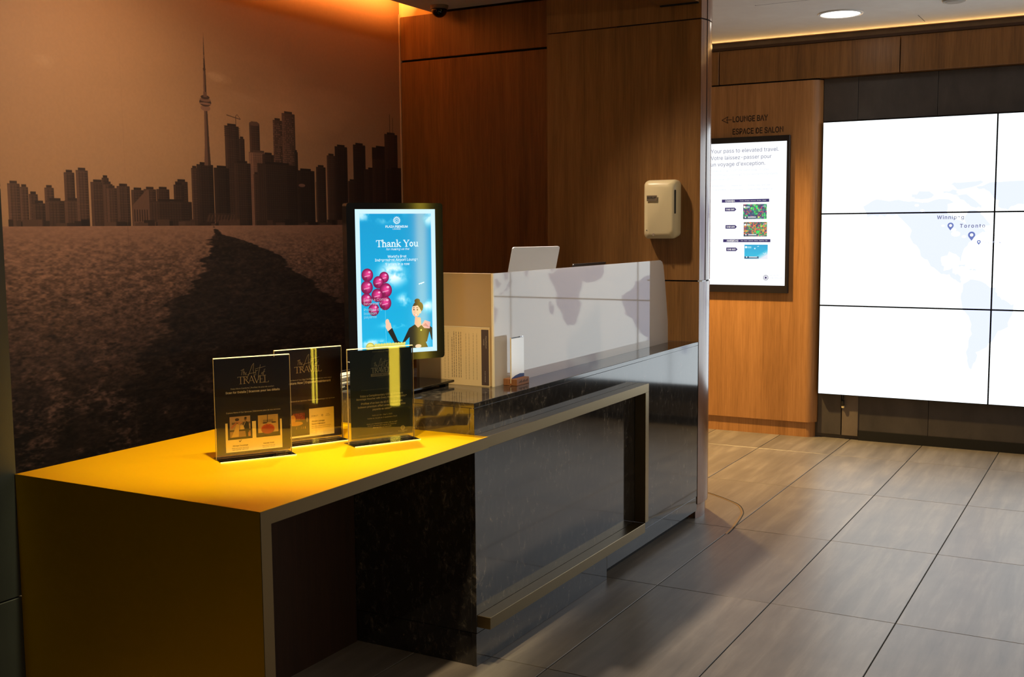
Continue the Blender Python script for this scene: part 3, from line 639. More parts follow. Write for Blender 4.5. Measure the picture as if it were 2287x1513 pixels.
bm.transform(Matrix.Translation((-3.985, 6.16, 3.043))); obj('dome', bm, pm('smoked_dome', (14, 8, 10), 0.06), dc, smooth=True)

# ------------------------------------------------------------------ gold desk
gd = thing('reception_desk', 'low gold metal desk with bright lit top in the foreground', 'desk', (-2.55, 2.9, 0))
XG = -2.042; DZ = 0.885; TH = 0.0415
obj('desk_top', prism([(2.226, DZ), (2.226+TH, DZ-TH), (3.4415, DZ-TH), (3.4415, DZ)], -3.056, XG, 'x'), GOLD, gd)
obj('end_panel', prism([(2.226, 0), (2.226+TH, 0), (2.226+TH, DZ-TH-0.0004), (2.226, DZ-0.0004)], -3.056, XG, 'x'), GOLD, gd)
obj('edge_bead', box(-3.056, XG, 2.2248, 2.2272, DZ-0.0012, DZ+0.0008), GOLD, gd)
obj('front_rail', box(-2.0995, XG, 3.4425, 4.981, DZ-TH, DZ, 0.0012, 1), GOLD_DIM, gd)
obj('front_face', box(XG, XG+0.0025, 2.226, 3.442, DZ-TH, DZ-0.0006), GOLD_DIM, gd)  # thin plate giving the gold edge its dimmer front colour
obj('front_face', box(XG, XG+0.0025, 2.226, 2.226+TH, 0, DZ-TH), GOLD_DIM, gd)
obj('upright', box(-2.0995, XG, 4.941, 4.981, 0.199, DZ-TH-0.0005, 0.0012, 1), GOLD_DIM, gd)
obj('foot_rail', box(-2.0995, XG, 3.446, 4.9405, 0.153, 0.199, 0.0012, 1), GOLD_DIM, gd)
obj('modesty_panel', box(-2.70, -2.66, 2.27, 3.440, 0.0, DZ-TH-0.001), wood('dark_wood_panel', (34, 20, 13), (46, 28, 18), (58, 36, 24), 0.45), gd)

# ------------------------------------------------------------------ stone counter
scn = thing('stone_counter', 'raised dark polished stone counter joined to the gold desk', 'counter', (-2.5, 4.64, 0))
obj('countertop', box(-2.88, -2.10, 3.442, 5.836, 0.985, 1.004, 0.0012, 1), STONE, scn)
obj('front_panel', box(-2.12, -2.10, 3.442, 5.836, 0.130, 0.9848, 0.0008, 1), STONE, scn)
obj('end_panel', box(-2.88, -2.1205, 3.442, 3.462, 0.130, 0.9848, 0.0008, 1), STONE, scn)
obj('base_panel', box(-2.122, -2.102, 3.442, 4.62, 0.0, 0.1275, 0.0008, 1), STONE, scn)
obj('base_panel', box(-2.122, -2.102, 4.6215, 5.836, 0.048, 0.1275, 0.0008, 1), STONE, scn)
obj('base_panel', box(-2.88, -2.1225, 3.446, 3.466, 0.0, 0.1275, 0.0008, 1), STONE, scn)
obj('toe_kick', box(-2.80, -2.15, 3.47, 5.83, 0.0, 0.129), BLACKM, scn)
obj('carcass', box(-2.878, -2.121, 3.463, 5.835, 0.13, 0.984), BLACKM, scn)

# ------------------------------------------------------------------ frosted glass shield
sh = thing('glass_shield', 'frosted glass screen standing on the stone counter reflecting the video wall', 'glass screen', (-2.25, 4.7, 1.004))
pts = [(3.842, 1.0042), (5.745, 1.0042), (5.742, 1.12), (5.700, 1.33), (5.672, 1.43), (5.655, 1.452), (5.625, 1.461), (3.842, 1.463)]
obj('front_pane', prism(pts, -2.252, -2.244, 'x'), FROST, sh)
obj('end_pane', box(-2.62, -2.2525, 3.834, 3.842, 1.0042, 1.463, 0.001, 1), FROSTM, sh)
obj('corner_joint', box(-2.2522, -2.244, 3.833, 3.8418, 1.0042, 1.463), EDGE, sh)

# notice sheet propped against the shield
nt_ = thing('notice_sheet', 'printed notice in a clear sleeve propped on the shield end behind the monitor', 'notice', (-2.43, 3.826, 1.0045))
obj('sheet', box(-2.60, -2.258, 3.826, 3.8275, 1.0045, 1.243), pm('notice_paper', (216, 190, 140), 0.55), nt_)
obj('header_strip', box(-2.296, -2.262, 3.8252, 3.8259, 1.010, 1.236), pm('notice_brown', (78, 62, 56), 0.5), nt_)
NT = pm('notice_ink', (96, 78, 60), 0.6); NT2 = pm('notice_ink_pale', (170, 148, 108), 0.6); NT3 = pm('notice_ink_white', (190, 176, 158), 0.6)
text('Plaza Premium\nLounge', -2.279, 1.185, 0.05, 3.8246, NT3, nt_, rot90=True)
text('PLAZA PREMIUM', -2.279, 1.045, 0.045, 3.8246, NT3, nt_, rot90=True)
for o in [c for c in nt_.children if c.name.startswith('lettering')]:
    o.data.transform(ROOTS[nt_].inverted())
def printed_lines(spec, mat):
    bm = bmesh.new()
    for x, za, zb in spec:
        z = za
        while z < zb:
            L = RNG.uniform(0.005, 0.014); bx(bm, x-0.0011, x+0.0011, 3.8256, 3.8259, z, min(zb, z+L)); z += L+0.0025
    return bm
for xk in (-2.437, -2.427, -2.417, -2.404, -2.394): obj('printed_line', printed_lines([(xk, 1.035, 1.225 if xk != -2.437 else 1.2)], NT), NT, nt_)
for xk in (-2.370, -2.355, -2.335, -2.318, -2.455, -2.472): obj('printed_line', printed_lines([(xk, 1.03, 1.22)], NT2), NT2, nt_)
obj('sleeve_edge', box(-2.60, -2.258, 3.8255, 3.8278, 1.2432, 1.2452), EDGE, nt_)

# card holder
ch = thing('card_holder', 'small wooden block holding an upright white card on the stone counter', 'card holder', (-2.204, 3.95, 1.004))
WBL = wood('light_wood_block', (120, 74, 38), (148, 96, 56), (166, 112, 70), 0.5)
obj('wood_block', box(-2.236, -2.208, 3.897, 4.002, 1.0042, 1.031, 0.001, 1), WBL, ch); obj('wood_block', box(-2.200, -2.173, 3.897, 4.002, 1.0042, 1.031, 0.001, 1), WBL, ch)
obj('wood_floor', box(-2.208, -2.200, 3.897, 4.002, 1.0042, 1.012), WBL, ch)
obj('card', box(-2.2055, -2.2020, 3.905, 4.012, 1.0125, 1.195, 0.0005, 1), pm('glossy_card', (250, 250, 252), 0.12, ior=2.3), ch)
bm = prism([(3.906, 1.03), (4.011, 1.03), (4.011, 1.043), (3.975, 1.046), (3.935, 1.041), (3.906, 1.033)], -2.2018, -2.2014, 'x'); obj('blue_print', bm, pm('blue_print', (30, 58, 130), 0.5), ch)
obj('sleeve_edge', box(-2.2060, -2.2015, 3.902, 3.9047, 1.0125, 1.199), EDGE, ch); obj('sleeve_top', box(-2.2060, -2.2015, 3.905, 4.012, 1.1953, 1.199), ACRY, ch)
bm = bmesh.new()
for i in range(9):
    y0 = 3.915+i*0.0085; bx(bm, -2.1729, -2.1725, y0, y0+0.005, 1.0145, 1.0145+0.004+0.003*((i*7) % 3))
obj('engraved_mark', bm, pm('engraving', (70, 56, 50), 0.7), ch)

# ------------------------------------------------------------------ portrait monitor
MA = math.radians(58.2)
mo = thing('portrait_monitor', 'upright black monitor with a bright blue advert on the counter end', 'monitor', (-2.5395, 3.5885, 1.004), MA)
W2 = 0.2035
o = obj('base_plate', box(-2.74, -2.42, 3.50, 3.815, 1.016, 1.026, 0.002, 1), BLACK, mo)
for x, y in ((-2.71, 3.53), (-2.45, 3.53), (-2.71, 3.78), (-2.45, 3.78)): obj('rubber_foot', box(x-0.015, x+0.015, y-0.012, y+0.012, 1.0042, 1.016), BLACKM, o)
obj('neck', box(-0.05, 0.05, 0.045, 0.075, 0.022, 0.42, 0.004, 1), BLACKM, mo, world=False)
H0, H1 = 0.120, 0.741
obj('housing', prism(rrect(-W2, W2, H0, H1, 0.012), 0.0, 0.045, 'y'), BLACK, mo, world=False, smooth=False)
DW, DH = 440, 760
sc_ = Pic(DW, DH, (0, 166, 216))
yy = np.linspace(0, 1, DH)[:, None]; xx = np.linspace(0, 1, DW)[None]
sc_.a[:] = np.stack([0*yy+0*xx+2, 146+24*yy+0*xx, 198+18*yy+0*xx], -1)
cn = vnoise(DH, DW, 7, 5, 1.0)
def cloud(cx, cy, rx, ry, al):
    m_ = np.exp(-(((xx-cx)/rx)**2+((1-yy-cy)/ry)**2)**1.5)*np.clip((cn-0.40)*5, 0, 1)*al
    sc_.a[:] = sc_.a*(1-m_[..., None])+np.array((235, 250, 255))*m_[..., None]
for c in ((0.45, 0.56, 0.2, 0.09, 1.0), (0.62, 0.36, 0.12, 0.05, 0.9), (0.9, 0.31, 0.14, 0.05, 0.9), (0.52, 0.18, 0.24, 0.03, 1.0), (0.15, 0.05, 0.3, 0.03, 1.0), (0.35, 0.985, 0.22, 0.05, 0.8), (0.05, 0.99, 0.12, 0.04, 0.8), (0.97, 0.97, 0.08, 0.06, 0.8), (0.7, 0.31, 0.15, 0.03, 0.7), (0.9, 0.04, 0.2, 0.03, 0.8)): cloud(*c)
sc_.line([(0.81, 0.477), (0.89, 0.49)], 0.008, (205, 240, 250)); sc_.poly([(0.84, 0.484), (0.86, 0.482), (0.85, 0.474)], (190, 230, 245))
asp = DW/DH*1.0
for cx, cy, r in ((0.32, 0.535, 0.068), (0.09, 0.555, 0.08), (0.24, 0.50, 0.075), (0.08, 0.465, 0.082), (0.34, 0.44, 0.088), (0.22, 0.405, 0.08), (0.07, 0.375, 0.078), (0.33, 0.345, 0.085), (0.17, 0.30, 0.075)):
    for k in range(9): sc_.ell(cx+0.02*k/9*0.6, cy+0.018*k/9*0.6, r*(1-k/11), r*asp*1.05*(1-k/11), (118+k*13, 6+k*7, 66+k*9))
    sc_.ell(cx+r*0.35, cy+r*asp*0.45, r*0.22, r*asp*0.16, (248, 190, 220), 0.8); sc_.ell(cx-r*0.4, cy-r*asp*0.5, r*0.4, r*asp*0.3, (80, 4, 46), 0.4)
    sc_.line([(cx-r*0.5, cy-r*asp*0.25), (cx+r*0.45, cy-r*asp*0.05)], 0.008, (235, 170, 200), 0.7)
sc_.line([(0.33, 0.30), (0.33, 0.2), (0.335, 0.02)], 0.004, (170, 225, 240), 0.7)
SK = (236, 190, 160); HAIR = (52, 34, 28); BLK = (18, 22, 24)
sc_.poly([(0.36, 0.135), (0.42, 0.16), (0.50, 0.06), (0.56, 0.045), (0.66, 0.15), (0.74, 0.175), (0.80, 0.165), (0.93, 0.175), (0.995, 0.145), (0.995, 0.055), (0.90, 0.04), (0.93, 0.0), (0.66, 0.0), (0.665, 0.085), (0.60, 0.05), (0.545, 0.005), (0.48, 0.02)], BLK)
sc_.poly([(0.91, 0.03), (0.955, 0.12), (0.985, 0.055), (0.96, 0.01)], (20, 176, 226))
sc_.poly([(0.33, 0.165), (0.36, 0.135), (0.415, 0.158), (0.40, 0.195), (0.36, 0.215), (0.335, 0.20)], SK); sc_.ell(0.355, 0.205, 0.028, 0.022, SK)
sc_.poly([(0.74, 0.18), (0.75, 0.235), (0.83, 0.225), (0.84, 0.17), (0.79, 0.15)], (222, 172, 142))
sc_.ell(0.795, 0.308, 0.074, 0.040, HAIR); sc_.ell(0.785, 0.352, 0.040, 0.017, HAIR); sc_.ell(0.765, 0.283, 0.060, 0.050, SK); sc_.poly([(0.715, 0.312), (0.745, 0.338), (0.80, 0.345), (0.86, 0.325), (0.862, 0.285), (0.835, 0.268), (0.822, 0.296), (0.79, 0.318)], HAIR); sc_.ell(0.828, 0.272, 0.012, 0.015, SK)
sc_.ell(0.735, 0.287, 0.010, 0.005, (60, 40, 34)); sc_.ell(0.785, 0.285, 0.010, 0.005, (60, 40, 34)); sc_.line([(0.722, 0.300), (0.745, 0.303)], 0.004, HAIR); sc_.line([(0.77, 0.302), (0.797, 0.299)], 0.004, HAIR)
sc_.line([(0.752, 0.285), (0.742, 0.265), (0.754, 0.262)], 0.004, (205, 150, 122)); sc_.poly([(0.735, 0.250), (0.76, 0.246), (0.79, 0.252), (0.765, 0.238)], (255, 250, 248)); sc_.line([(0.733, 0.251), (0.765, 0.237), (0.792, 0.253)], 0.004, (196, 96, 96))
sc_.poly([(0.84, 0.17), (0.89, 0.205), (0.97, 0.19), (0.96, 0.14), (0.88, 0.145)], (214, 160, 160)); sc_.poly([(0.86, 0.165), (0.90, 0.185), (0.95, 0.15)], (186, 118, 124)); sc_.ell(0.835, 0.132, 0.012, 0.007, (210, 220, 90))
sc_.ell(0.79, 0.012, 0.045, 0.014, SK)
sc_.rect(0.16, 0.60, 0.012, 0.040, (206, 200, 96))
for k in range(11): sc_.ell(0.19+k*0.04, 0.042, 0.02, 0.008, (216, 208, 110)); sc_.ell(0.19+k*0.04, 0.012, 0.02, 0.008, (190, 180, 80))
sc_.ell(0.11, 0.026, 0.06, 0.034, (190, 178, 74)); sc_.ell(0.11, 0.026, 0.046, 0.026, (222, 212, 110)); sc_.line([(0.06, 0.026), (0.16, 0.026)], 0.006, (150, 140, 60))
SB = imgmat('blue_advert_screen', sc_.a, 1.2, 0.06)
sx0, sx1 = -W2+0.085*2*W2, -W2+0.917*2*W2; sz0, sz1 = H0+0.046*(H1-H0), H0+0.961*(H1-H0)
dsp = quad('display', (sx0, -0.0008, sz0), (sx1, -0.0008, sz0), (sx1, -0.0008, sz1), (sx0, -0.0008, sz1), emis('screen_border', (205, 240, 255), 1.05), mo, False)
ix0, ix1 = -W2+0.13*2*W2, -W2+0.871*2*W2; iz0, iz1 = H0+0.074*(H1-H0), H0+0.933*(H1-H0)
quad('advert', (ix0, -0.0014, iz0), (ix1, -0.0014, iz0), (ix1, -0.0014, iz1), (ix0, -0.0014, iz1), SB, dsp, False)
aw = emis('advert_white', (225, 250, 255), 1.0); ap = emis('advert_pale', (150, 222, 242), 0.9); apk = emis('advert_pink', (240, 190, 215), 0.8)
def MX(u): return -W2+u*2*W2
def MZ(v): return H0+v*(H1-H0)
yt = -0.0020
flower(MX(0.51), MZ(0.891), 0.016, yt, aw, dsp, False, 14)
text('PLAZA PREMIUM', MX(0.508), MZ(0.852), 0.094, yt, aw, dsp, bold=0.02); text('LOUNGE', MX(0.508), MZ(0.837), 0.033, yt, aw, dsp, spacing=1.2, bold=0.01)
# serif headline drawn stroke by stroke
SER = {
 'T': (0.68, [(2, (.34, 0), (.34, .7)), (1, (.02, .7), (.66, .7)), (1, (.02, .7), (.02, .54)), (1, (.66, .7), (.66, .54)), (1, (.2, 0), (.48, 0))]),
 'h': (0.58, [(2, (.12, 0), (.12, .74)), (1, (0, .74), (.12, .74)), (2, (.44, 0), (.44, .34)), (1.6, (.44, .34), (.36, .46), (.26, .47), (.13, .36)), (1, (.0, 0), (.24, 0)), (1, (.32, 0), (.56, 0))]),
 'a': (0.52, [(2, (.36, .06), (.36, .34)), (1.5, (.36, .34), (.28, .47), (.14, .46), (.06, .36)), (1.5, (.36, .28), (.12, .22), (.05, .12), (.10, .02), (.22, .02), (.36, .12)), (1.4, (.36, .06), (.42, 0), (.5, .04))]),
 'n': (0.60, [(2, (.12, 0), (.12, .46)), (1, (0, .46), (.12, .46)), (2, (.44, 0), (.44, .34)), (1.6, (.44, .34), (.36, .46), (.26, .47), (.13, .36)), (1, (.0, 0), (.24, 0)), (1, (.32, 0), (.56, 0))]),
 'k': (0.58, [(2, (.12, 0), (.12, .74)), (1, (0, .74), (.12, .74)), (1, (.14, .2), (.44, .46)), (2, (.22, .26), (.48, 0)), (1, (.0, 0), (.24, 0)), (1, (.34, .46), (.54, .46)), (1, (.38, 0), (.58, 0))]),
 'Y': (0.72, [(2, (.08, .7), (.36, .32)), (1, (.64, .7), (.36, .32)), (2, (.36, .32), (.36, 0)), (1, (0, .7), (.22, .7)), (1, (.52, .7), (.72, .7)), (1, (.22, 0), (.5, 0))]),
 'o': (0.52, [(1.8, (.07, .23), (.1, .1), (.24, .0), (.38, .1), (.42, .23), (.38, .37), (.24, .47), (.1, .37), (.07, .23))]),
 'u': (0.60, [(2, (.12, .46), (.12, .12)), (1.6, (.12, .12), (.2, .01), (.3, .01), (.42, .1)), (2, (.44, 0), (.44, .46)), (1, (0, .46), (.12, .46)), (1, (.34, .46), (.44, .46)), (1, (.44, 0), (.56, 0))]),
 ' ': (0.28, [])}
def serif(s, cx, cz, width, y, mat, parent):
    tot = sum(SER[c][0] for c in s); k = width/tot; x = 0; P = []
    for c in s:
        for st in SER[c][1]: P.append((st[0],)+tuple((x+q[0], q[1]) for q in st[1:]))
        x += SER[c][0]
    return strokes(P, cx-width/2, cz-0.35*k, k, k, k*0.062, y, mat, parent)
serif('Thank You', MX(0.514), MZ(0.746), 0.180, yt, aw, dsp)
text('for making us the', MX(0.516), MZ(0.709), 0.098, yt, aw, dsp, shear=0.3)
text("World's Best", MX(0.506), MZ(0.664), 0.080, yt, aw, dsp, bold=0.01); text('Independent Airport Lounge', MX(0.501), MZ(0.641), 0.182, yt, aw, dsp, bold=0.01); text('9 years in a row', MX(0.51), MZ(0.614), 0.103, yt, aw, dsp, bold=0.01)
for tx, v, w in (('Enjoy a Compl', 0.394, 0.098), ('Beverage V', 0.369, 0.074)): text(tx, MX(0.155), MZ(v), w, yt, apk, dsp, align='L')
for tx, v, w in (('Profitez d\'u', 0.334, 0.075), ('boisson', 0.311, 0.052), ('payante', 0.285, 0.052)): text(tx, MX(0.155), MZ(v), w, yt, ap, dsp, align='L')

# ------------------------------------------------------------------ sign holders on the gold desk
CREAMI = pm('cream_print', (252, 236, 176), 0.6); SGOLD = pm('gold_print', (236, 212, 158), 0.6); SPALE = pm('pale_print', (250, 238, 206), 0.6); BRN = pm('brown_ink', (86, 66, 28), 0.6)
ART = [[(0, .62), (.13, .70)], [(.07, .66), (.02, .36)], [(.12, .68), (.10, .36)], [(.10, .5), (.15, .54), (.15, .37)], [(.18, .44), (.22, .49), (.18, .36), (.23, .38)],
       [(.16, .12), (.30, .30), (.47, .90), (.53, 1.0), (.50, .62), (.55, .22)], [(.26, .34), (.36, .42), (.60, .47)], [(.60, .30), (.60, .60), (.62, .54), (.70, .60)], [(.80, .90), (.70, .30), (.70, .02)], [(.58, .66), (1.0, .78)],
       [(.86, .44), (.83, .37), (.86, .33), (.89, .40), (.86, .44)], [(.90, .28), (.95, .60), (.99, .62)], [(.90, .46), (.98, .50)]]
TRV = {'T': (.62, [(1.6, (.31, 0), (.31, .7)), (.8, (.02, .7), (.6, .7)), (.8, (.02, .7), (.02, .6)), (.8, (.6, .7), (.6, .6)), (.8, (.2, 0), (.42, 0))]),
       'R': (.60, [(1.6, (.12, 0), (.12, .7)), (1, (.02, .7), (.34, .7), (.46, .62), (.46, .46), (.34, .37), (.12, .37)), (1.6, (.28, .37), (.58, 0)), (.8, (.02, 0), (.24, 0))]),
       'A': (.62, [(.8, (.04, 0), (.32, .72)), (1.6, (.32, .72), (.60, 0)), (.8, (.16, .26), (.48, .26))]),
       'V': (.60, [(1.6, (.02, .7), (.30, 0)), (.8, (.30, 0), (.58, .7))]),
       'E': (.54, [(1.6, (.12, 0), (.12, .7)), (.8, (.02, .7), (.46, .7)), (.8, (.46, .7), (.46, .6)), (.8, (.12, .36), (.36, .36)), (.8, (.02, 0), (.48, 0)), (.8, (.48, 0), (.48, .11))]),
       'L': (.54, [(1.6, (.12, 0), (.12, .7)), (.8, (.02, .7), (.24, .7)), (.8, (.02, 0), (.48, 0)), (.8, (.48, 0), (.50, .13))])}
SW, SHT = 0.257, 0.339
def sx_(u): return (u-0.5)*SW
def arttravel(p, u0, u1, v0, v1, vt, mat, y):
    strokes(ART, sx_(u0+0.045), v0*SHT+(v1-v0)*SHT*0.35, (u1-u0-0.08)*SW, (vt-v0)*SHT-(v1-v0)*SHT*0.35, 0.0011, y, mat, p)
    tot = sum(TRV[c][0]*0.9 for c in 'TRAVEL'); k = (u1-u0)*SW/tot; x = 0; P = []
    for c in 'TRAVEL':
        for st in TRV[c][1]: P.append((st[0],)+tuple((x+q[0], q[1]) for q in st[1:]))
        x += TRV[c][0]*0.9
    strokes(P, sx_(u0), v0*SHT, k, (v1-v0)*SHT/0.7, 0.0014, y, mat, p)
SIDE_E = pm('dim_acrylic_edge', (120, 104, 72), 0.3)  # same clear edge, coloured duller where less light shows
def holder(loc, ang, label, insert_mat, ins=(0.012, 0.988, 0.03, 0.985)):
    h = thing('sign_holder', label, 'sign', loc, math.radians(ang), 'acrylic sign holders on the gold desk')
    obj('base_plate', box(-SW/2, SW/2, -0.052, 0.045, 0.0003, 0.0035), ACRY, h, False)
    obj('base_edge', box(-SW/2, SW/2, -0.0535, -0.0521, 0.0003, 0.0037), EDGE, h, False)
    obj('front_panel', box(-SW/2, SW/2, -0.0036, -0.0016, 0.0036, SHT), ACRY, h, False)
    obj('back_panel', box(-SW/2, SW/2, 0.0016, 0.0036, 0.0036, SHT), ACRY, h, False)
    obj('top_edge', box(-SW/2, SW/2, -0.0036, 0.0036, SHT, SHT+0.0022), EDGE, h, False)
    obj('side_edge', box(SW/2, SW/2+0.0009, -0.0036, 0.0036, 0.0036, SHT), SIDE_E, h, False); obj('side_edge', box(-SW/2-0.0009, -SW/2, -0.0036, 0.0036, 0.0036, SHT), SIDE_E, h, False)
    ins_ = obj('poster', box(sx_(ins[0]), sx_(ins[1]), -0.0006, 0.0006, ins[2]*SHT+0.004, ins[3]*SHT), insert_mat, h, False)
    return h, ins_
def V(v): return v*SHT
YP = -0.0009
INS1 = pm('black_brown_print', (30, 18, 14), 0.65); INS2 = pm('brown_print', (52, 28, 20), 0.65); INS3 = pm('dark_green_print', (22, 40, 26), 0.65)
h1, i1 = holder((-2.5635, 2.7795, DZ), 58.3, 'nearest acrylic sign holder, black poster with two photos above cream', INS1)
arttravel(i1, 0.307, 0.713, 0.738, 0.808, 0.935, SGOLD, YP)
text('Enjoy More Comforts | Profitez de plus de confort', 0, V(0.694), 0.57*SW, YP, SPALE, i1); text('Scan for Details | Scannez pour les détails', 0.001, V(0.658), 0.716*SW, YP, SPALE, i1, bold=0.022)
text('Explore More of Our Services | Découvrez plus de nos services', 0.001, V(0.458), 0.714*SW, YP, SPALE, i1)
obj('cream_area', box(sx_(0.128), sx_(0.876), YP, YP+0.0002, V(0.066), V(0.358)), CREAMI, i1, False)
for a, b in (((0.158, 0.478), (0.19, 0.43)), ((0.529, 0.85), (0.19, 0.424))): obj('photo_frame', box(sx_(a[0]), sx_(a[1]), YP-0.0003, YP-0.0001, V(b[0]), V(b[1])), INS1, i1, False)
pw = Pic(150, 140, (176, 150, 122)); pw.rect(0, 1, 0.5, 1, (190, 160, 130)); pw.rect(0, 1, 0, 0.28, (170, 130, 90)); pw.rect(0.1, 1, 0.62, 0.72, (120, 96, 84)); pw.rect(0, 1, 0.28, 0.36, (60, 40, 30)); pw.rect(0.5, 0.68, 0.36, 0.56, (232, 206, 130))
pw.poly([(0.34, 0.66), (0.46, 0.6), (0.42, 0.02), (0.06, 0.0), (0.2, 0.3)], (222, 186, 110)); pw.ell(0.38, 0.78, 0.07, 0.08, (206, 150, 110)); pw.ell(0.36, 0.85, 0.1, 0.07, (60, 34, 22)); pw.poly([(0.3, 0.62), (0.08, 0.4), (0.05, 0.5), (0.34, 0.76)], (198, 120, 84)); pw.poly([(0.4, 0.7), (0.6, 0.74), (0.62, 0.68), (0.42, 0.6)], (204, 146, 104))
pw.poly([(0.7, 0.72), (0.82, 0.74), (0.92, 0.66), (0.94, 0.36), (0.88, 0.0), (0.78, 0.0), (0.74, 0.3), (0.7, 0.45), (0.62, 0.6)], (30, 32, 34)); pw.ell(0.76, 0.84, 0.06, 0.08, (130, 90, 66)); pw.ell(0.77, 0.9, 0.06, 0.05, (24, 18, 16)); pw.line([(0.76, 0.72), (0.66, 0.52)], 0.03, (210, 190, 160)); pw.rect(0.88, 1, 0.02, 0.2, (190, 130, 90))
quad('photo', (sx_(0.185), YP-0.0005, V(0.212)), (sx_(0.455), YP-0.0005, V(0.212)), (sx_(0.455), YP-0.0005, V(0.418)), (sx_(0.185), YP-0.0005, V(0.418)), imgmat('couple_photo', pw.a, 0, 0.45), i1, False)
pb = Pic(150, 140, (206, 176, 110)); pb.rect(0, 1, 0, 0.2, (60, 36, 24)); pb.rect(0.12, 0.88, 0.55, 0.95, (196, 166, 104)); pb.rect(0.25, 0.75, 0.62, 0.76, (150, 130, 96)); pb.line([(0.48, 1.0), (0.46, 0.56)], 0.03, (24, 16, 12)); pb.poly([(0.0, 0.28), (0.14, 0.55), (0.3, 0.62), (0.72, 0.62), (0.94, 0.5), (1, 0.3), (1, 0), (0, 0)], (214, 180, 120)); pb.rect(0, 1, 0, 0.12, (52, 30, 22)); pb.ell(0.48, 0.30, 0.33, 0.24, (206, 84, 22)); pb.ell(0.48, 0.25, 0.32, 0.2, (178, 58, 16)); pb.ell(0.34, 0.60, 0.12, 0.03, (44, 30, 26)); pb.ell(0.78, 0.60, 0.12, 0.03, (44, 30, 26)); pb.line([(0.4, 0.5), (0.5, 0.44), (0.62, 0.5)], 0.02, (120, 40, 14))
quad('photo', (sx_(0.556), YP-0.0005, V(0.208)), (sx_(0.826), YP-0.0005, V(0.208)), (sx_(0.826), YP-0.0005, V(0.410)), (sx_(0.556), YP-0.0005, V(0.410)), imgmat('bedroom_photo', pb.a, 0, 0.45), i1, False)
Y2 = YP-0.0004
strokes([[(0, .7), (.4, 0), (1, 1)], [(.3, .45), (.6, .5)]], sx_(0.30), V(0.163), 0.008, 0.006, 0.0016, Y2, BRN, i1, 'bird_mark')
text('Allways Concierge', sx_(0.315), V(0.126), 0.052, Y2, BRN, i1, bold=0.02); text('Aerotel Hotel', sx_(0.691), V(0.126), 0.038, Y2, BRN, i1, bold=0.02)
for u, w in ((0.315, 0.056), (0.691, 0.044)):
    text('Meet and greet, fast track', sx_(u), V(0.102), w, Y2, BRN, i1); text('and porter service', sx_(u), V(0.086), w*0.95, Y2, BRN, i1)
text('PLAZA PREMIUM GROUP', sx_(0.852), V(0.031), 0.052, YP, SGOLD, i1)

h2, i2 = holder((-2.555, 3.0585, DZ), 64.7, 'brown poster sign holder standing behind the nearest black poster', INS2)
arttravel(i2, 0.291, 0.698, 0.752, 0.815, 0.94, SGOLD, YP)
text('Make the Most of Your Stay | Profitez pleinement de votre séjour', 0, V(0.677), 0.70*SW, YP, SPALE, i2); text('Explore Now | Explorez maintenant', 0.001, V(0.645), 0.66*SW, YP, SPALE, i2, bold=0.022)
text('Discover More of our services / Découvrez davantage nos services', 0.001, V(0.453), 0.77*SW, YP, SPALE, i2)
obj('cream_area', box(sx_(0.128), sx_(0.871), YP, YP+0.0002, V(0.066), V(0.36)), CREAMI, i2, False)
obj('photo_frame', box(sx_(0.13), sx_(0.492), YP-0.0003, YP-0.0001, V(0.085), V(0.415)), INS1, i2, False)
pl_ = Pic(150, 140, (52, 30, 20)); pl_.rect(0.3, 0.85, 0.6, 0.9, (120, 36, 26))
for k in range(40): pl_.ell(RNG.uniform(0.32, 0.84), RNG.uniform(0.62, 0.88), 0.02, 0.025, (RNG.uniform(120, 180), RNG.uniform(24, 90), 40))
pl_.rect(0.3, 0.85, 0.5, 0.6, (70, 50, 34)); pl_.ell(0.3, 0.66, 0.12, 0.18, (206, 150, 60)); pl_.ell(0.45, 0.46, 0.3, 0.09, (196, 140, 54)); pl_.ell(0.95, 0.58, 0.05, 0.1, (150, 130, 110)); pl_.rect(0.1, 0.95, 0.0, 0.34, (30, 18, 12))
for k in range(9): pl_.rect(0.2+k*0.08, 0.23+k*0.08, 0.22, 0.32, (226, 160, 70), RNG.uniform(0.1, 0.9))
quad('photo', (sx_(0.15), YP-0.0005, V(0.10)), (sx_(0.476), YP-0.0005, V(0.10)), (sx_(0.476), YP-0.0005, V(0.352)), (sx_(0.15), YP-0.0005, V(0.352)), imgmat('lounge_photo', pl_.a, 0, 0.45), i2, False)
text('FIRST', sx_(0.578), V(0.279), 0.024, Y2, BRN, i2, spacing=1.4, bold=0.01); flower(sx_(0.69), V(0.279), 0.0042, Y2, BRN, i2, False, 10); text('PLAZA\nPREMIUM', sx_(0.775), V(0.28), 0.018, Y2, BRN, i2)
text('Airport Lounge', sx_(0.525), V(0.221), 0.051, Y2, BRN, i2, bold=0.015, align='L'); text("Salon d'aéroport", sx_(0.525), V(0.193), 0.053, Y2, BRN, i2, bold=0.015, align='L')
for v, w in ((0.168, 0.075), (0.150, 0.072)): text('Relax before departure, shower and dine', sx_(0.525), V(v), w, Y2, BRN, i2, align='L')
text('PLAZA PREMIUM GROUP', sx_(0.84), V(0.031), 0.052, YP, SGOLD, i2)

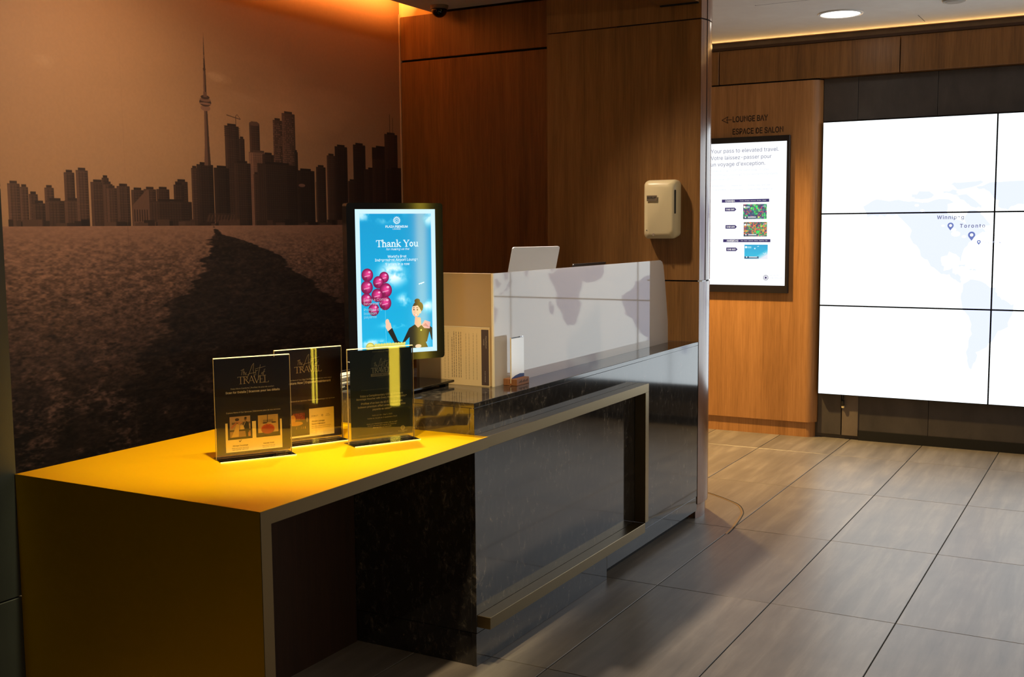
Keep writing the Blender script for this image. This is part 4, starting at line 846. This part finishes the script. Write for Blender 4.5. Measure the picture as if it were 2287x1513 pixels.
h3, i3 = holder((-2.336, 3.191, DZ), 61.7, 'dark green text poster in a clear holder before the monitor', INS3, (0.04, 0.985, 0.045, 0.985))
GR = pm('pale_green_print', (190, 182, 128), 0.6); GD = pm('dim_green_print', (110, 106, 72), 0.6); BD = pm('band_print', (150, 140, 100), 0.5)
text('PLAZA PREMIUM GROUP', sx_(0.516), V(0.962), 0.068, YP, GR, i3)
bm = bmesh.new(); disc(bm, (0, 0), 0.038, -0.00008, 0.00008, 36); bm.transform(Matrix.Translation((sx_(0.505), YP+0.0001, V(0.82))) @ Matrix.Scale(1.25, 4, (0, 0, 1)) @ Matrix.Rotation(math.pi/2, 4, 'X')); obj('oval_print', bm, pm('oval_print', (44, 56, 38), 0.5), i3, False)
arttravel(i3, 0.355, 0.649, 0.74, 0.79, 0.89, GR, YP-0.0003)
obj('title_band', prism([(sx_(0.35), V(0.70)), (sx_(0.63), V(0.70)), (sx_(0.65), V(0.715)), (sx_(0.63), V(0.73)), (sx_(0.35), V(0.73))], YP-0.0003, YP-0.0002, 'y'), BD, i3, False)
text('MEMBER EDITION', sx_(0.497), V(0.715), 0.062, YP-0.0006, INS3, i3, bold=0.01)
text('A Lounge Experience Created for Unforgettable Moments', sx_(0.511), V(0.563), 0.62*SW, YP, GD, i3)
for tx, v, w, b in (('Enjoy a Complimentary CA$10 Premium', 0.501, 0.655, .015), ('Beverage Voucher with Every Paid Lounge Entry*', 0.468, 0.77, .015), ("Profitez d'un bon de 10 $ CA pour une", 0.421, 0.635, .015), ('boisson premium offert avec chaque entrée', 0.385, 0.73, .015), ('payante au salon*', 0.350, 0.29, .015), ('Valid Jun 24 - Sep 3, 2025', 0.287, 0.31, 0), ('Valide du 24 juin au 3 septembre 2025', 0.257, 0.46, 0)):
    text(tx, sx_(0.511), V(v), w*SW, YP, GR, i3, bold=b)
for tx, v, w in (('Quote your membership number, ask our staff', 0.199, 0.47), ('Profitez de votre offre auprès du personnel', 0.178, 0.44), ("Demandez à l'accueil", 0.159, 0.28)): text(tx, sx_(0.506), V(v), w*SW, YP, GR, i3, shear=0.2)
text('*Terms and conditions apply. Des conditions s\'appliquent.', sx_(0.40), V(0.084), 0.56*SW, YP, GD, i3)
flower(sx_(0.826), V(0.124), 0.0095, YP, GR, i3, False, 12); text('PLAZA PREMIUM', sx_(0.825), V(0.091), 0.036, YP, GR, i3); text('LOUNGE', sx_(0.825), V(0.080), 0.014, YP, GR, i3)

# ------------------------------------------------------------------ paper tray, laptops
pt = thing('paper_tray', 'wire letter tray of white papers at the counter end behind the signs', 'tray', (-2.78, 3.60, 1.004))
bm = bmesh.new()
for z in (1.008, 1.036, 1.058):
    for a, b in (((-2.86, 3.47), (-2.755, 3.47)), ((-2.755, 3.47), (-2.755, 3.75)), ((-2.755, 3.75), (-2.86, 3.75)), ((-2.86, 3.75), (-2.86, 3.47))): tube(bm, (*a, z), (*b, z), 0.0018, 6)
for x, y in ((-2.86, 3.47), (-2.807, 3.47), (-2.755, 3.47), (-2.755, 3.56), (-2.755, 3.66), (-2.755, 3.75), (-2.86, 3.75)): tube(bm, (x, y, 1.006), (x, y, 1.06), 0.0018, 6)
obj('wire_frame', bm, STEEL, pt)
for k in range(4): obj('paper', box(-2.855+0.001*k, -2.762+0.001*(k % 2), 3.476, 3.742, 1.0108+k*0.0105, 1.0205+k*0.0105), PAPER, pt)
lp = thing('laptop', 'silver laptop, lid open with its back to the lobby, behind the shield', 'laptop', (-2.52, 4.70, 1.004), math.radians(70))
def T_(bm, M): bm.transform(M); return bm
tl = math.radians(16)
HX = 0.151
lpR = ROOTS[lp]
A = lpR.inverted() @ Vector((-2.56, 4.561, 1.552)); B_ = lpR.inverted() @ Vector((-2.457, 4.845, 1.552))
xm = (A.x+B_.x)/2; ytop = (A.y+B_.y)/2; ztop = A.z; LH = 0.215
M = Matrix.Translation((xm, ytop+math.sin(tl)*LH, ztop-math.cos(tl)*LH)) @ Matrix.Rotation(tl, 4, 'X')
bm = prism(rrect(-HX, HX, 0, LH, 0.010), -0.003, 0.003, 'y'); obj('lid', T_(bm, M), ALU, lp, False)
yb = ytop+math.sin(tl)*LH; zb = ztop-math.cos(tl)*LH
obj('keyboard_base', box(xm-HX, xm+HX, yb-0.002, yb+0.21, zb-0.018, zb-0.004, 0.003, 1), ALU, lp, False)
rs = thing('laptop_riser', 'grey riser under the silver laptop behind the frosted shield', 'riser', (-2.60, 4.70, 1.004), math.radians(70))
ROOTS[rs] = lpR; rs.location = lp.location
obj('shelf', box(xm-0.14, xm+0.14, yb+0.01, yb+0.19, zb-0.030, zb-0.0185), GREY, rs, False)
for a in (-0.13, 0.11):
    obj('leg', box(xm+a, xm+a+0.02, yb+0.015, yb+0.185, 0.0002, zb-0.030), GREY, rs, False)
l2 = thing('laptop', 'dark laptop, only its lid edge showing above the frosted shield', 'laptop', (-2.60, 5.45, 1.004), math.radians(88))
l2R = ROOTS[l2]
Mi = l2R.inverted(); A = Mi @ Vector((-2.56, 5.203, 1.452)); B_ = Mi @ Vector((-2.56, 5.62, 1.447)); xm2 = (A.x+B_.x)/2; LH2 = 0.24; hx2 = 0.19; yt2 = A.y
M = Matrix.Translation((A.x+hx2, yt2+math.sin(tl)*LH2, A.z-math.cos(tl)*LH2)) @ Matrix.Rotation(tl, 4, 'X')
bm = prism(rrect(-hx2, hx2, 0, LH2, 0.008), -0.003, 0.003, 'y'); obj('lid', T_(bm, M), pm('dark_lid', (46, 42, 42), 0.4), l2, False)
yb2 = yt2+math.sin(tl)*LH2; zb2 = A.z-math.cos(tl)*LH2
obj('keyboard_base', box(A.x, A.x+2*hx2, yb2-0.002, yb2+0.23, zb2-0.018, zb2-0.004, 0.003, 1), BLACK, l2, False)
rs2 = thing('laptop_riser', 'grey riser under the dark laptop behind the frosted shield', 'riser', l2.location, math.radians(88))
obj('shelf', box(A.x+0.02, A.x+2*hx2-0.02, yb2+0.01, yb2+0.20, zb2-0.030, zb2-0.0185), GREY, rs2, False)
for a in (A.x+0.03, A.x+2*hx2-0.05): obj('leg', box(a, a+0.02, yb2+0.015, yb2+0.195, 0.0002, zb2-0.030), GREY, rs2, False)

# ------------------------------------------------------------------ hand sanitizer dispenser
ds = thing('soap_dispenser', 'cream wall dispenser fixed to the wood pillar above the shield', 'dispenser', (-2.305, 5.836, 1.585))
bm = bmesh.new()
rows = [(5.8375, 0.097, 1.587, 1.893), (5.80, 0.097, 1.583, 1.895), (5.775, 0.094, 1.582, 1.890), (5.758, 0.086, 1.596, 1.878), (5.750, 0.074, 1.613, 1.866)]
prev = None
for y, hw, z0, z1 in rows:
    ring = []
    for (x, z) in rrect(-hw, hw, z0, z1, 0.022, 5):
        bul = 0.0
        if y < 5.79: bul = 0.008*(1-(x/hw)**2)
        zz = z - (0.014*(1-(x/hw)**2) if z < z0+0.03 and y < 5.81 else 0) + (0.010*(1-(x/hw)**2) if z > z1-0.03 else 0)
        ring.append(bm.verts.new((-2.3055+x, y-bul, zz)))
    if prev:
        n = len(ring)
        for k in range(n): bm.faces.new((prev[k], prev[(k+1) % n], ring[(k+1) % n], ring[k]))
    else: bm.faces.new(ring[::-1])
    prev = ring
bm.faces.new(prev); bmesh.ops.recalc_face_normals(bm, faces=bm.faces)
body = obj('body', bm, WHITEP, ds, smooth=True)
bm = prism(rrect(-0.0045, 0.0045, 1.712, 1.842, 0.0044), -0.003, 0.0012, 'y'); bm.transform(Matrix.Translation((-2.2155, 5.7655, 0)) @ Matrix.Rotation(0.75, 4, 'Z')); obj('level_window', bm, BLACKM, ds)
obj('badge', box(-2.372, -2.312, 5.7415, 5.7424, 1.782, 1.813), pm('silver_badge', (150, 132, 110), 0.3, 0.5), ds)
text('ECOLAB', -2.342, 1.8005, 0.052, 5.7410, BLACKM, ds, bold=0.03, world=True); text('Everywhere It Matters', -2.342, 1.7885, 0.036, 5.7410, BRN, ds, world=True)
bm = bmesh.new(); disc(bm, (0, 0), 0.007, -0.001, 0.001, 16); bm.transform(Matrix.Translation((-2.333, 5.7445, 1.598)) @ Matrix.Rotation(math.pi/2, 4, 'X')); obj('sensor', bm, pm('sensor_grey', (150, 130, 110), 0.3), ds)
bm = bmesh.new(); disc(bm, (0, 0), 0.0028, -0.001, 0.001, 10); bm.transform(Matrix.Translation((-2.374, 5.7470, 1.622)) @ Matrix.Rotation(math.pi/2, 4, 'X')); obj('indicator', bm, BLACKM, ds)

# lit yellow column in the lobby to the right of the view (seen only mirrored in the monitor and the sign holders)
lc = thing('light_column', 'glowing yellow light column in the lobby mirrored in the sign holders', 'lamp', (2.0, 3.08, 0))
bm = bmesh.new(); disc(bm, (2.0, 3.08), 0.038, 0.32, 2.55, 24); obj('glowing_tube', bm, emis('yellow_glow', (255, 222, 70), 9), lc, smooth=True)
bm = bmesh.new(); disc(bm, (2.0, 3.08), 0.11, 0.0005, 0.3195, 24); obj('base', bm, BLACKM, lc, smooth=True)
bm = bmesh.new(); disc(bm, (2.0, 3.08), 0.08, 2.5505, 2.60, 24); obj('cap', bm, BLACKM, lc, smooth=True)
